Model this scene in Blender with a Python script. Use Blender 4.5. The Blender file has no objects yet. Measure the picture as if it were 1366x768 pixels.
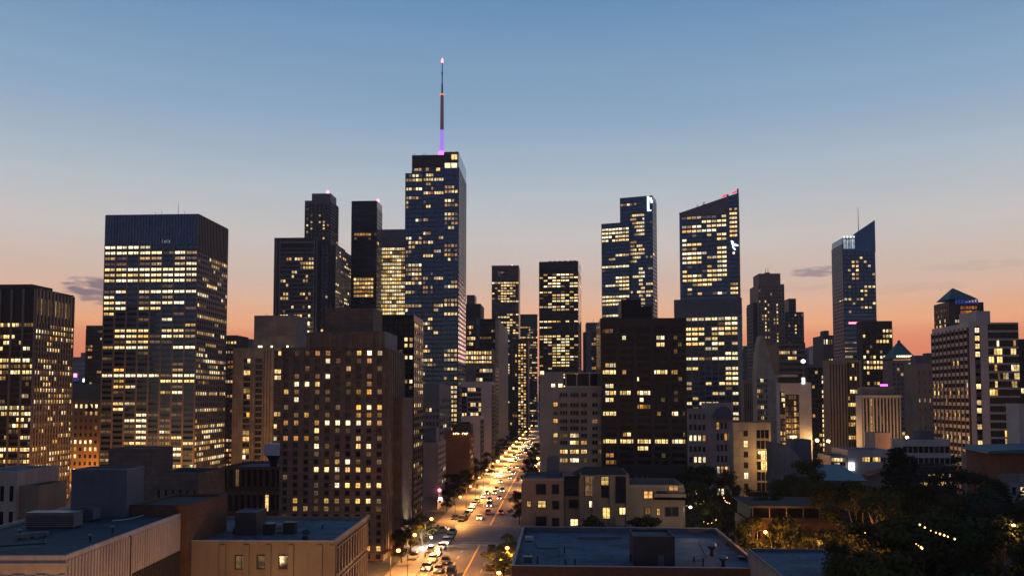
import bpy, math, random
from mathutils import Vector, Euler, Matrix

# ------------------------------------------------------------------ camera, sky, sun, exposure
scene = bpy.context.scene
col = scene.collection
F = 1093.0                       # focal length in photograph pixels (1366 wide)
CAM = Vector((0.0, 0.0, 45.0))
YAW, PITCH = math.radians(3.24), math.radians(3.0)
SH = 88.7
cd = bpy.data.cameras.new('camera')
cd.sensor_width = 36.0
cd.lens = F / 1366.0 * 36.0
cd.shift_y = SH / 1366.0
cd.clip_start, cd.clip_end = 1.0, 30000.0
cam = bpy.data.objects.new('camera', cd)
col.objects.link(cam)
cam.location = CAM
cam.rotation_euler = (math.pi / 2 + PITCH, 0, YAW)
scene.camera = cam
RM = Euler((math.pi / 2 + PITCH, 0, YAW)).to_matrix()

scene.view_settings.view_transform = 'Standard'
scene.view_settings.look = 'None'
scene.view_settings.exposure = 0.0
scene.view_settings.gamma = 1.0
scene.view_settings.use_curve_mapping = False
scene.cycles.max_bounces = 5
scene.cycles.diffuse_bounces = 2
scene.cycles.glossy_bounces = 3
scene.cycles.sample_clamp_indirect = 3.0
scene.cycles.caustics_reflective = False
scene.cycles.caustics_refractive = False
scene.cycles.use_denoising = True

def s2l(c):
    return tuple(((v / 255.0) / 12.92) if v / 255.0 <= 0.04045 else (((v / 255.0) + 0.055) / 1.055) ** 2.4 for v in c)

SUN_EL, SUN_ROT = math.radians(1.5), math.radians(12)
world = bpy.data.worlds.new('World')
scene.world = world
world.use_nodes = True
nt = world.node_tree
for n in list(nt.nodes):
    nt.nodes.remove(n)
N = nt.nodes.new
L = nt.links.new
def mth(tree, op, a, b=None, c=None, clamp=False):
    n = tree.nodes.new('ShaderNodeMath'); n.operation = op; n.use_clamp = clamp
    for i, v in enumerate((a, b, c)):
        if v is None: continue
        if hasattr(v, 'links') or hasattr(v, 'is_linked'): tree.links.new(v, n.inputs[i])
        else: n.inputs[i].default_value = v
    return n.outputs[0]
def mixc(tree, fac, a, b, mode='MIX'):
    n = tree.nodes.new('ShaderNodeMix'); n.data_type = 'RGBA'; n.blend_type = mode
    for i, v in ((0, fac), (6, a), (7, b)):
        if hasattr(v, 'is_linked'): tree.links.new(v, n.inputs[i])
        elif i == 0: n.inputs[0].default_value = v
        else: n.inputs[i].default_value = (*v, 1) if len(v) == 3 else v
    return n.outputs[2]
def ramp(tree, fac, stops):
    n = tree.nodes.new('ShaderNodeValToRGB')
    e = n.color_ramp.elements
    while len(e) > 1: e.remove(e[-1])
    for i, (p, c) in enumerate(stops):
        el = e[0] if i == 0 else e.new(p)
        el.position = p; el.color = (*c, 1)
    tree.links.new(fac, n.inputs[0])
    return n.outputs[0]
tc = N('ShaderNodeTexCoord')
sep = N('ShaderNodeSeparateXYZ'); L(tc.outputs['Generated'], sep.inputs[0])
zc = sep.outputs[2]
el01 = mth(nt, 'MULTIPLY', mth(nt, 'ARCSINE', zc), 2 / math.pi, clamp=True)      # 0 horizon .. 1 zenith
def E(py): return math.degrees(math.atan((530 - py) / F)) / 90.0
front = ramp(nt, el01, [(0.0, s2l((205, 112, 92))), (E(470), s2l((240, 142, 106))), (E(450), s2l((246, 158, 117))), (E(438), s2l((255, 182, 132))), (E(418), s2l((248, 188, 150))), (E(400), s2l((238, 194, 168))),
                        (E(375), s2l((223, 196, 180))), (E(320), s2l((211, 204, 200))), (E(255), s2l((187, 197, 206))), (E(160), s2l((148, 175, 203))), (E(0), s2l((108, 149, 188))), (0.55, s2l((66, 110, 168))), (1.0, s2l((44, 76, 130)))])
back = ramp(nt, el01, [(0.0, s2l((160, 118, 88))), (0.035, s2l((150, 116, 96))), (0.07, s2l((118, 106, 108))), (0.11, s2l((96, 98, 118))), (0.2, s2l((86, 98, 126))), (0.4, s2l((68, 100, 146))), (1.0, s2l((44, 76, 130)))])
fb = mth(nt, 'MULTIPLY_ADD', sep.outputs[1], 0.75, 0.45, clamp=True)
skyc = mixc(nt, fb, back, front)
# thin dusk cloud wisps near the horizon, laid out by compass direction and elevation
az = mth(nt, 'ARCTAN2', sep.outputs[0], sep.outputs[1])
eld = mth(nt, 'ARCSINE', zc)
def cloud(px, py, wx, wy, amt, seedv):
    a0 = math.atan((px - 745) / F); e0 = math.atan((530 - py) / F)
    dx = mth(nt, 'DIVIDE', mth(nt, 'SUBTRACT', az, a0), wx / F)
    dy = mth(nt, 'DIVIDE', mth(nt, 'SUBTRACT', eld, e0), wy / F)
    r2 = mth(nt, 'ADD', mth(nt, 'MULTIPLY', dx, dx), mth(nt, 'MULTIPLY', dy, dy))
    m = mth(nt, 'SUBTRACT', 1.0, r2, clamp=True)
    cmb = N('ShaderNodeCombineXYZ'); L(mth(nt, 'MULTIPLY', az, 45), cmb.inputs[0]); L(mth(nt, 'MULTIPLY', eld, 190), cmb.inputs[1]); cmb.inputs[2].default_value = seedv
    no = N('ShaderNodeTexNoise'); no.inputs['Scale'].default_value = 1.0; no.inputs['Detail'].default_value = 5; L(cmb.outputs[0], no.inputs['Vector'])
    k = mth(nt, 'MULTIPLY', mth(nt, 'SUBTRACT', mth(nt, 'ADD', no.outputs[0], mth(nt, 'MULTIPLY', m, 0.28)), 0.55), 5.0, clamp=True)
    return mth(nt, 'MULTIPLY', mth(nt, 'MULTIPLY', k, mth(nt, 'MULTIPLY', m, 2.0, clamp=True)), amt)
cl = None
for spec in ((118, 400, 60, 17, 0.85, 0.0), (130, 413, 45, 9, 0.7, 3.0), (1088, 372, 40, 8, 0.6, 7.0), (1300, 376, 90, 7, 0.12, 11.0), (1040, 392, 90, 7, 0.1, 15.0), (1190, 398, 110, 8, 0.1, 21.0)):
    c = cloud(*spec)
    cl = c if cl is None else mth(nt, 'MAXIMUM', cl, c)
skyc = mixc(nt, cl, skyc, s2l((122, 110, 130)))
cmb2 = N('ShaderNodeCombineXYZ'); L(mth(nt, 'MULTIPLY', az, 2.2), cmb2.inputs[0]); L(mth(nt, 'MULTIPLY', eld, 16), cmb2.inputs[1])
hz = N('ShaderNodeTexNoise'); hz.inputs['Scale'].default_value = 1.0; hz.inputs['Detail'].default_value = 6; hz.inputs['Roughness'].default_value = .6; L(cmb2.outputs[0], hz.inputs['Vector'])
hzv = mth(nt, 'MULTIPLY_ADD', hz.outputs[0], 0.16, 0.92)
hcc = N('ShaderNodeCombineColor'); [L(hzv, hcc.inputs[i]) for i in range(3)]
skyc = mixc(nt, 1.0, skyc, hcc.outputs[0], 'MULTIPLY')      # uneven thin haze
nish = N('ShaderNodeTexSky'); nish.sky_type = 'NISHITA'; nish.sun_disc = False
nish.sun_elevation = SUN_EL; nish.sun_rotation = SUN_ROT
ten = mixc(nt, 1.0, skyc, (9.6, 9.6, 9.6), 'MULTIPLY')
tot = mixc(nt, 0.006, ten, nish.outputs[0], 'ADD')
bg = N('ShaderNodeBackground'); bg.inputs[1].default_value = 0.1; L(tot, bg.inputs[0])
wo = N('ShaderNodeOutputWorld'); L(bg.outputs[0], wo.inputs[0])

sd = bpy.data.lights.new('sun', 'SUN')
sd.energy = 0.25; sd.angle = math.radians(14); sd.color = (1.0, 0.55, 0.42)
sun = bpy.data.objects.new('sun', sd); col.objects.link(sun)
sv = Vector((math.sin(SUN_ROT) * math.cos(SUN_EL), math.cos(SUN_ROT) * math.cos(SUN_EL), math.sin(SUN_EL)))   # towards the afterglow
sun.rotation_euler = sv.to_track_quat('Z', 'Y').to_euler()

# ------------------------------------------------------------------ helpers
def P(px, py, Y):
    """photograph pixel -> point on the vertical plane Y metres ahead"""
    d = RM @ Vector(((px - 683) / F, (384 - py) / F + SH / F, -1.0))
    return CAM + d * (Y / d.y)
def G(px, py, z=0.0):
    d = RM @ Vector(((px - 683) / F, (384 - py) / F + SH / F, -1.0))
    return CAM + d * ((z - CAM.z) / d.z)

class MB:
    def __init__(self):
        self.v, self.f, self.c, self.uv = [], [], [], []
    def quad(self, a, b, c, d, color=None):
        i = len(self.v); self.v += [tuple(a), tuple(b), tuple(c), tuple(d)]; self.f.append((i, i + 1, i + 2, i + 3)); self.c.append(color)
    def poly(self, pts, color=None):
        i = len(self.v); self.v += [tuple(p) for p in pts]; self.f.append(tuple(range(i, i + len(pts)))); self.c.append(color)
    def hexa(self, p):
        """8 corners: bottom ring 0-3 (ccw from above), top ring 4-7"""
        i = len(self.v); self.v += [tuple(q) for q in p]
        for f in ((3, 2, 1, 0), (4, 5, 6, 7), (0, 1, 5, 4), (1, 2, 6, 5), (2, 3, 7, 6), (3, 0, 4, 7)):
            self.f.append(tuple(i + k for k in f)); self.c.append(None)
    def box(self, x0, x1, y0, y1, z0, z1):
        if x0 > x1: x0, x1 = x1, x0
        if y0 > y1: y0, y1 = y1, y0
        self.hexa([(x0, y0, z0), (x1, y0, z0), (x1, y1, z0), (x0, y1, z0), (x0, y0, z1), (x1, y0, z1), (x1, y1, z1), (x0, y1, z1)])
    def tube(self, p, q, r0, r1=None, n=7, caps=True):
        p, q = Vector(p), Vector(q); r1 = r0 if r1 is None else r1
        d = (q - p).normalized(); u = d.orthogonal().normalized(); w = d.cross(u)
        i = len(self.v)
        for c, r in ((p, r0), (q, r1)):
            for k in range(n):
                a = 2 * math.pi * k / n
                self.v.append(tuple(c + (u * math.cos(a) + w * math.sin(a)) * r))
        for k in range(n):
            self.f.append((i + k, i + (k + 1) % n, i + n + (k + 1) % n, i + n + k)); self.c.append(None)
        if caps:
            self.f.append(tuple(i + k for k in reversed(range(n)))); self.c.append(None)
            self.f.append(tuple(i + n + k for k in range(n))); self.c.append(None)
    def lathe(self, prof, cx=0, cy=0, n=12):
        i = len(self.v); m = len(prof)
        for r, z in prof:
            for k in range(n):
                a = 2 * math.pi * k / n
                self.v.append((cx + r * math.cos(a), cy + r * math.sin(a), z))
        for j in range(m - 1):
            for k in range(n):
                self.f.append((i + j * n + k, i + j * n + (k + 1) % n, i + (j + 1) * n + (k + 1) % n, i + (j + 1) * n + k)); self.c.append(None)
        self.f.append(tuple(i + k for k in reversed(range(n)))); self.c.append(None)
        self.f.append(tuple(i + (m - 1) * n + k for k in range(n))); self.c.append(None)
    def mesh(self, name, mat, colors=False, smooth=False):
        me = bpy.data.meshes.new(name)
        me.from_pydata(self.v, [], self.f)
        me.materials.append(mat)
        if colors:
            at = me.color_attributes.new('glow', 'FLOAT_COLOR', 'CORNER')
            uvl = me.uv_layers.new(name='UVMap')
            k = 0
            base = ((0, 0), (1, 0), (1, 1), (0, 1))
            for f, c in zip(self.f, self.c):
                for j in range(len(f)):
                    at.data[k].color = (*(c or (0, 0, 0)), 1.0)
                    uvl.data[k].uv = base[j % 4]
                    k += 1
        if smooth:
            for p in me.polygons: p.use_smooth = True
        me.update()
        return me
def link(name, me, parent=None):
    o = bpy.data.objects.new(name, me); col.objects.link(o)
    if parent is not None: o.parent = parent
    return o
def obj(name, mb, mat, parent=None, colors=False, smooth=False):
    return link(name, mb.mesh(name, mat, colors, smooth), parent)
def tag(o, label, cat, group=None, kind=None):
    if label: o['label'] = label
    if cat: o['category'] = cat
    if group: o['group'] = group
    if kind: o['kind'] = kind
    return o
def thing(name, label, cat, loc=(0, 0, 0), rz=0.0, group=None):
    o = bpy.data.objects.new(name, None); col.objects.link(o)
    o.empty_display_size = 0.5
    o.location = loc; o.rotation_euler = (0, 0, rz)
    return tag(o, label, cat, group)
def kids(o): return list(KIDS.get(o.name, ()))
KIDS = {}
def copy_tree(o, parent=None, cache=None):
    c = o.copy(); col.objects.link(c); c.parent = parent
    for ch in o.children: copy_tree(ch, c)
    return c

# ------------------------------------------------------------------ materials
def newmat(name):
    m = bpy.data.materials.new(name); m.use_nodes = True
    t = m.node_tree; b = t.nodes['Principled BSDF']
    return m, t, b
def pos(t, sx=1, sy=1, sz=1):
    g = t.nodes.new('ShaderNodeNewGeometry')
    mp = t.nodes.new('ShaderNodeMapping'); mp.inputs['Scale'].default_value = (sx, sy, sz)
    t.links.new(g.outputs['Position'], mp.inputs[0])
    return mp.outputs[0]
def noise(t, vec, scale, detail=4, rough=0.6):
    n = t.nodes.new('ShaderNodeTexNoise'); n.inputs['Scale'].default_value = scale; n.inputs['Detail'].default_value = detail; n.inputs['Roughness'].default_value = rough
    t.links.new(vec, n.inputs['Vector']); return n.outputs[0]
def wallmat(name, c, rough=0.85, streak=0.35, panel=None, bump=0.15, spec=0.25):
    """weathered masonry / concrete: blotches, vertical rain streaks, optional panel joints"""
    m, t, b = newmat(name)
    n1 = noise(t, pos(t, .12, .12, .12), 1.0, 5)
    n2 = noise(t, pos(t, .9, .9, .06), 1.0, 4)
    n3 = noise(t, pos(t), 2.2, 4)
    k = mth(t, 'ADD', mth(t, 'MULTIPLY', n1, 0.8), mth(t, 'ADD', mth(t, 'MULTIPLY', n2, streak), mth(t, 'MULTIPLY', n3, 0.25)))
    k = mth(t, 'ADD', k, 1.0 - 0.5 * (0.8 + streak + 0.25))
    out = mixc(t, 1.0, (*c,), (1, 1, 1), 'MULTIPLY')
    gr = t.nodes.new('ShaderNodeCombineColor')
    for i in range(3): t.links.new(k, gr.inputs[i])
    out = mixc(t, 1.0, (*c,), gr.outputs[0], 'MULTIPLY')
    if panel:
        br = t.nodes.new('ShaderNodeTexBrick'); br.inputs['Scale'].default_value = 1.0
        br.inputs['Brick Width'].default_value = panel[0]; br.inputs['Row Height'].default_value = panel[1]
        br.inputs['Mortar Size'].default_value = panel[2]; br.offset = 0.5 if len(panel) < 4 else panel[3]
        br.inputs['Color1'].default_value = (1, 1, 1, 1); br.inputs['Color2'].default_value = (.74, .74, .74, 1); br.inputs['Mortar'].default_value = (.5, .5, .5, 1)
        g = t.nodes.new('ShaderNodeNewGeometry'); s = t.nodes.new('ShaderNodeSeparateXYZ'); t.links.new(g.outputs['Position'], s.inputs[0])
        cb = t.nodes.new('ShaderNodeCombineXYZ'); t.links.new(mth(t, 'ADD', s.outputs[0], s.outputs[1]), cb.inputs[0]); t.links.new(s.outputs[2], cb.inputs[1])
        t.links.new(cb.outputs[0], br.inputs['Vector'])
        out = mixc(t, 1.0, out, br.outputs[0], 'MULTIPLY')
    t.links.new(out, b.inputs['Base Color'])
    b.inputs['Roughness'].default_value = rough; b.inputs['Specular IOR Level'].default_value = spec
    if bump:
        bp = t.nodes.new('ShaderNodeBump'); bp.inputs['Strength'].default_value = bump; bp.inputs['Distance'].default_value = 0.1
        t.links.new(n3, bp.inputs['Height']); t.links.new(bp.outputs[0], b.inputs['Normal'])
    return m
def glassmat(name, tint, rough=0.12, metallic=0.9, glow=False, wob=0.35):
    """coated facade glass: each pane leans a little differently, so reflections break up; panes may be lit from inside"""
    m, t, b = newmat(name)
    n1 = noise(t, pos(t, .35, .35, .28), 1.0, 2)
    v = mixc(t, n1, tuple(x * .45 for x in tint), tuple(min(1, x * 1.55) for x in tint))
    t.links.new(v, b.inputs['Base Color'])
    b.inputs['Metallic'].default_value = metallic; b.inputs['Roughness'].default_value = rough
    bp = t.nodes.new('ShaderNodeBump'); bp.inputs['Strength'].default_value = wob; bp.inputs['Distance'].default_value = 0.25
    t.links.new(noise(t, pos(t, .22, .22, .3), 1.0, 1), bp.inputs['Height']); t.links.new(bp.outputs[0], b.inputs['Normal'])
    if glow:
        at = t.nodes.new('ShaderNodeAttribute'); at.attribute_name = 'glow'
        uv = t.nodes.new('ShaderNodeUVMap'); su = t.nodes.new('ShaderNodeSeparateXYZ'); t.links.new(uv.outputs[0], su.inputs[0])
        rooms = noise(t, pos(t, 1.1, 1.1, .8), 1.0, 4, .75)
        k = mth(t, 'MULTIPLY', mth(t, 'SUBTRACT', rooms, 0.27), 4.6)
        k = mth(t, 'MINIMUM', mth(t, 'MAXIMUM', k, 0.25), 1.3)
        k = mth(t, 'MULTIPLY', k, mth(t, 'MULTIPLY_ADD', su.outputs[1], 0.65, 0.55))       # ceiling lamps brighter than the desks below
        # sash bars
        sx = mth(t, 'ABSOLUTE', mth(t, 'SUBTRACT', su.outputs[0], 0.5))
        bar = mth(t, 'GREATER_THAN', sx, 0.05)
        edge = mth(t, 'LESS_THAN', sx, 0.46)
        bar = mth(t, 'MULTIPLY_ADD', mth(t, 'MULTIPLY', bar, edge), 0.75, 0.25)
        k = mth(t, 'MULTIPLY', k, bar)
        # half drawn blinds, a different height in each window
        oi = t.nodes.new('ShaderNodeObjectInfo'); r0 = oi.outputs['Random']
        drawn = mth(t, 'GREATER_THAN', su.outputs[1], mth(t, 'MULTIPLY_ADD', r0, 1.1, 0.15))
        k = mth(t, 'MULTIPLY', k, mth(t, 'SUBTRACT', 1.0, mth(t, 'MULTIPLY', drawn, 0.42)))
        hb = mth(t, 'GREATER_THAN', mth(t, 'ABSOLUTE', mth(t, 'SUBTRACT', su.outputs[1], 0.55)), 0.04)
        k = mth(t, 'MULTIPLY', k, mth(t, 'MULTIPLY_ADD', hb, 0.4, 0.6))
        t.links.new(at.outputs['Color'], b.inputs['Emission Color'])
        t.links.new(k, b.inputs['Emission Strength'])
    m.cycles.emission_sampling = 'NONE'
    return m
def flat(name, c, rough=0.6, metallic=0.0, spec=0.4):
    m, t, b = newmat(name)
    n1 = noise(t, pos(t, .6, .6, .6), 1.0, 5)
    v = mixc(t, n1, tuple(x * .7 for x in c), tuple(min(1, x * 1.3) for x in c))
    t.links.new(v, b.inputs['Base Color']); b.inputs['Roughness'].default_value = rough; b.inputs['Metallic'].default_value = metallic; b.inputs['Specular IOR Level'].default_value = spec
    return m
def emit(name, c, s, sample=False):
    m, t, b = newmat(name)
    b.inputs['Base Color'].default_value = (*c, 1); b.inputs['Emission Color'].default_value = (*c, 1); b.inputs['Emission Strength'].default_value = s
    m.cycles.emission_sampling = 'AUTO' if sample else 'NONE'
    return m
def roofmat(name, c):
    m, t, b = newmat(name)
    n1 = noise(t, pos(t, .09, .09, .09), 1.0, 6, .65); n2 = noise(t, pos(t, .7, .7, .7), 1.0, 5, .7); n3 = noise(t, pos(t, .05, .8, .1), 1.0, 3)
    k = mth(t, 'ADD', mth(t, 'MULTIPLY', n1, 1.3), mth(t, 'ADD', mth(t, 'MULTIPLY', n2, .5), mth(t, 'MULTIPLY', n3, .35)))
    k = mth(t, 'SUBTRACT', k, 0.1)
    gr = t.nodes.new('ShaderNodeCombineColor')
    for i in range(3): t.links.new(k, gr.inputs[i])
    base = mixc(t, 1.0, c, gr.outputs[0], 'MULTIPLY')
    br = t.nodes.new('ShaderNodeTexBrick'); br.inputs['Scale'].default_value = 1.0; br.inputs['Brick Width'].default_value = 11; br.inputs['Row Height'].default_value = 2.1; br.inputs['Mortar Size'].default_value = .1
    br.inputs['Color1'].default_value = (1, 1, 1, 1); br.inputs['Color2'].default_value = (.74, .77, .8, 1); br.inputs['Mortar'].default_value = (.3, .3, .3, 1); t.links.new(pos(t), br.inputs['Vector'])
    base = mixc(t, 1.0, base, br.outputs[0], 'MULTIPLY')
    st = t.nodes.new('ShaderNodeValToRGB'); t.links.new(noise(t, pos(t, .16, .22, .2), 1.0, 6, .7), st.inputs[0])
    st.color_ramp.elements[0].position = .36; st.color_ramp.elements[0].color = (.5, .5, .5, 1); st.color_ramp.elements[1].position = .52; st.color_ramp.elements[1].color = (1, 1, 1, 1)
    base = mixc(t, 1.0, base, st.outputs[0], 'MULTIPLY')       # standing water stains
    t.links.new(base, b.inputs['Base Color'])
    b.inputs['Roughness'].default_value = 0.75; b.inputs['Specular IOR Level'].default_value = 0.2
    bp = t.nodes.new('ShaderNodeBump'); bp.inputs['Strength'].default_value = .2; bp.inputs['Distance'].default_value = .1
    t.links.new(n2, bp.inputs['Height']); t.links.new(bp.outputs[0], b.inputs['Normal'])
    return m

M = {}
for nm, c, kw in (
    ('brown_stone', (.19, .138, .108), dict(panel=(2.4, 1.2, .03))), ('dark_stone', (.06, .044, .038), {}), ('beige', (.42, .35, .25), dict(panel=(3.2, 3.0, .05, 0))),
    ('white_conc', (.50, .43, .38), {}), ('grey_conc', (.25, .225, .215), dict(panel=(2.5, 2.5, .04, 0))), ('dark_metal', (.045, .042, .045), dict(rough=.5, streak=.2, bump=0)),
    ('black_metal', (.012, .012, .014), dict(rough=.45, streak=.2, bump=0)), ('bronze', (.07, .045, .033), dict(rough=.5, streak=.2, bump=0)),
    ('mullion', (.22, .175, .15), dict(rough=.5, streak=.3, bump=0)), ('mullion_blue', (.08, .10, .135), dict(rough=.45, streak=.2, bump=0)),
    ('tan_stucco', (.29, .20, .135), dict(streak=.5)), ('pale_stucco', (.42, .33, .27), dict(streak=.5)), ('red_brick', (.20, .088, .05), dict(panel=(.9, .32, .05))),
    ('orange_brick', (.30, .12, .05), dict(panel=(.9, .32, .05))), ('ribbed_conc', (.45, .34, .29), dict(streak=.7)), ('grey_metal', (.14, .14, .16), dict(rough=.5)),
    ('olive_stone', (.15, .115, .07), {}), ('blue_grey', (.10, .115, .15), dict(rough=.5)), ('ochre', (.30, .19, .08), {}),
):
    M[nm] = wallmat(nm, c, **kw)
M['glass'] = glassmat('glass_neutral', (.045, .05, .065), metallic=.8)
M['glass_blue'] = glassmat('glass_blue', (.065, .145, .27), metallic=1.0, rough=.1)
M['glass_black'] = glassmat('glass_black', (.012, .013, .017), metallic=.6)
M['win'] = glassmat('window_glass', (.04, .046, .06), metallic=.7, glow=True)
M['win_blue'] = glassmat('window_glass_blue', (.065, .145, .27), metallic=1.0, rough=.1, glow=True)
M['win_black'] = glassmat('window_glass_black', (.014, .015, .019), metallic=.6, glow=True)
M['roof_blue'] = roofmat('roof_membrane', (.085, .135, .17)); M['roof_deep'] = roofmat('roof_deep_blue', (.032, .06, .075)); M['roof_dark'] = roofmat('roof_tar', (.022, .024, .028)); M['roof_grey'] = roofmat('roof_gravel', (.12, .125, .13))
M['steel'] = flat('steel', (.2, .2, .21), .4, .8); M['paint_white'] = flat('white_paint', (.6, .6, .62), .5); M['dark_steel'] = flat('dark_steel', (.03, .03, .033), .5, .3)
M['dim_sign'] = emit('dim_sign', (.5, .5, .55), .3); M['red_edge'] = emit('red_edge', (1, .05, .07), 1.3); M['bright_metal'] = flat('bright_metal', (.62, .6, .6), .38, .75); M['red_glow'] = emit('red_beacon', (1, .10, .12), 9); M['pink_glow'] = emit('pink_light', (1, .2, .33), 4); M['violet_glow'] = emit('violet_light', (.42, .26, .95), .8)
M['magenta_glow'] = emit('magenta_light', (.9, .12, .8), 3); M['white_glow'] = emit('white_sign', (.85, .92, 1), 2.2); M['warm_glow'] = emit('warm_sign', (1, .75, .4), 4)
M['blue_glow'] = emit('blue_light', (.05, .1, .6), .22); M['amber_glow'] = emit('amber_light', (1, .4, .08), 1.0)
M['teal_roof'] = flat('teal_roof', (.03, .10, .115), .6); M['pale_panel'] = flat('pale_panel', (.74, .70, .69), .5)

# ------------------------------------------------------------------ buildings
LIT = {'#': ((1.0, .66, .23), 1.75), '+': ((1.0, .56, .15), .75), '-': ((1.0, .55, .2), .17), 'o': ((1.0, .42, .08), .7), 'w': ((1.0, .80, .44), 2.0), 'r': ((1.0, .28, .08), .5), 'c': ((.8, .92, 1.0), .8)}
rs = random.Random(11)
def glow(ch):
    if ch not in LIT: return None
    c, s = LIT[ch]
    q = rs.random()
    if ch in '#+' and q < .13: c = (1.0, .80, .5)
    elif ch in '#+' and q < .22: c = (1.0, .48, .11)
    s *= rs.choice((.5, .85, .95, 1.0, 1.1, 1.3)) * rs.uniform(.85, 1.15); h = rs.uniform(-.06, .1)
    return (c[0] * s, min(1, c[1] + h * .6) * s, max(.02, c[2] + h) * s)
def rnd(seed, dens=.25, corr=.6, chars='##+-w', top=0):
    """rows of rooms lit in runs: some floors busy, most quiet"""
    r = random.Random(seed); rows = {}
    def f(i, j, n):
        if i < top: return '.'
        if i not in rows:
            d = dens * (r.choice((.15, .3, .6, 1.0, 2.0, 3.2)) if r.random() < corr else 1.0)
            row, k = [], 0
            while k < 400:
                run = r.choice((1, 1, 2, 2, 3, 5)); on = r.random() < d; ch = r.choice(chars)
                for _ in range(run): row.append((ch if r.random() > .25 else r.choice(chars)) if on else '.')
                k += run
            rows[i] = row
        return rows[i][j]
    return f
def pat(rows, rest=None, skip=0):
    def f(i, j, n):
        i -= skip
        if 0 <= i < len(rows):
            s = rows[i]
            k = int(j * len(s) / n)
            return s[min(k, len(s) - 1)]
        return rest(i + skip, j, n) if rest else '.'
    return f

def bright(rows, seed=1):
    """some runs of lit rooms have whiter, stronger lamps"""
    r = random.Random(seed); out = []
    for row in rows:
        on, q = False, ''
        for ch in row:
            if r.random() < .3: on = r.random() < .55
            q += 'w' if ch == '#' and on else ch
        out.append(q)
    return out
NWIN = [0]
class Bld:
    def __init__(s, name, label, x0, x1, ytop, d, depth, rot=0.0, cat='building', group=None, maxwin=100):
        a, b = P(x0, ytop, d), P(x1, ytop, d)
        s.w = b.x - a.x
        if rot: s.w /= max(.3, math.cos(math.radians(rot)) + math.sin(-math.radians(rot)) * 0)
        s.o = Vector((a.x, d, 0)); s.d = d; s.depth = depth; s.rot = math.radians(rot); s.top = (a.z + b.z) / 2
        s.root = thing(name, label, cat, s.o, s.rot, group)
        s.parts = {}; s.wins = []; s.maxwin = maxwin; s.extra = []
    def mb(s, key, mat):
        if key not in s.parts: s.parts[key] = (mat, MB())
        return s.parts[key][1]
    def z(s, py, px=None, v=0.0):
        return P(683 if px is None else px, py, s.d + v).z
    def u(s, px, py=500, v=0.0):
        return P(px, py, s.d + v).x - s.o.x
    def box(s, key, mat, u0, u1, v0, v1, z0, z1):
        s.mb(key, mat).box(u0, u1, v0, v1, z0, z1); return s
    def core(s, mat, z1=None, u0=0, u1=None, v0=0, v1=None, z0=0, key='walls', roof='roof_dark', para=0.9, pt=.35):
        u1 = s.w if u1 is None else u1; v1 = s.depth if v1 is None else v1; z1 = s.top if z1 is None else z1
        s.box(key, mat, u0, u1, v0, v1, z0, z1 - para)
        if para > 0.05:
            p = s.mb('parapet' if key == 'walls' else key + '_parapet', mat)
            e = .03
            p.box(u0 - e, u1 + e, v0 - e, v0 + pt, z1 - para, z1); p.box(u0 - e, u1 + e, v1 - pt, v1 + e, z1 - para, z1)
            p.box(u0 - e, u0 + pt, v0 + pt, v1 - pt, z1 - para, z1); p.box(u1 - pt, u1 + e, v0 + pt, v1 - pt, z1 - para, z1)
            s.mb('roof' if key == 'walls' else key + '_roof', M[roof]).box(u0 + pt, u1 - pt, v0 + pt, v1 - pt, z1 - para, z1 - para + .06)
        return s
    def frame(s, side, u0=None, u1=None, at=None):
        """origin, axis, normal of a face; side F front, R right, L left"""
        if side == 'F':
            return Vector((0 if u0 is None else u0, at or 0, 0)), Vector((1, 0, 0)), Vector((0, -1, 0)), (s.w if u1 is None else u1) - (0 if u0 is None else u0)
        a = 0 if u0 is None else u0; b = s.depth if u1 is None else u1
        if side == 'R':
            return Vector((s.w if at is None else at, a, 0)), Vector((0, 1, 0)), Vector((1, 0, 0)), b - a
        return Vector((0 if at is None else at, b, 0)), Vector((0, -1, 0)), Vector((-1, 0, 0)), b - a
    def grid(s, side, z0, z1, nx, nz, lit, u0=None, u1=None, at=None, pier=.25, span=.3, proud=.3, pmat=None, smat=None, win='win', every=1, dark=True, inset=None, sproud=None):
        """a facade bay grid: piers (share of bay), spandrels (share of floor), one pane per cell"""
        o, a, n, W = s.frame(side, u0, u1, at)
        Z = Vector((0, 0, 1)); H = (z1 - z0) / nz; bw = W / nx
        pw = pier * bw; sh = span * H
        def slab(key, mat, ua, ub, za, zb, pr):
            p0 = o + a * ua; p1 = o + a * ub; q0 = p0 + n * pr; q1 = p1 + n * pr; b0 = p0 - n * .05; b1 = p1 - n * .05
            ring = [q0, q1, b1, b0]
            s.mb(key, mat).hexa([r + Z * za for r in ring] + [r + Z * zb for r in ring])
        if pmat and pier > 0:
            for k in range(0, nx + 1, every):
                c = k * bw; ua, ub = max(0, c - pw / 2), min(W, c + pw / 2)
                slab('piers', pmat, ua, ub, z0, z1 + .12, proud)
        if smat and span > 0:
            for r in range(nz + 1):
                zc = z1 - r * H; za, zb = max(z0, zc - sh / 2), min(z1, zc + sh / 2)
                slab('spandrels' if nz > 1 else 'trim', smat, 0.02, W - .02, za, zb, (proud - .06) if sproud is None else sproud)
        g = .03 * bw
        for r in range(nz):
            for c in range(nx):
                ch = lit(r, c, nx)
                gl = glow(ch)
                if gl is None and not dark: continue
                iw = pw / 2 if inset is None else inset * bw / 2
                ua, ub = c * bw + iw + g, (c + 1) * bw - iw - g
                zb, za = z1 - r * H - sh / 2, z1 - (r + 1) * H + sh / 2
                p = [o + a * ua + Z * za, o + a * ub + Z * za, o + a * ub + Z * zb, o + a * ua + Z * zb]
                p = [q + n * .07 for q in p]
                s.wins.append((gl, p, win, (ub - ua) * (zb - za), None))
        return s
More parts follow.
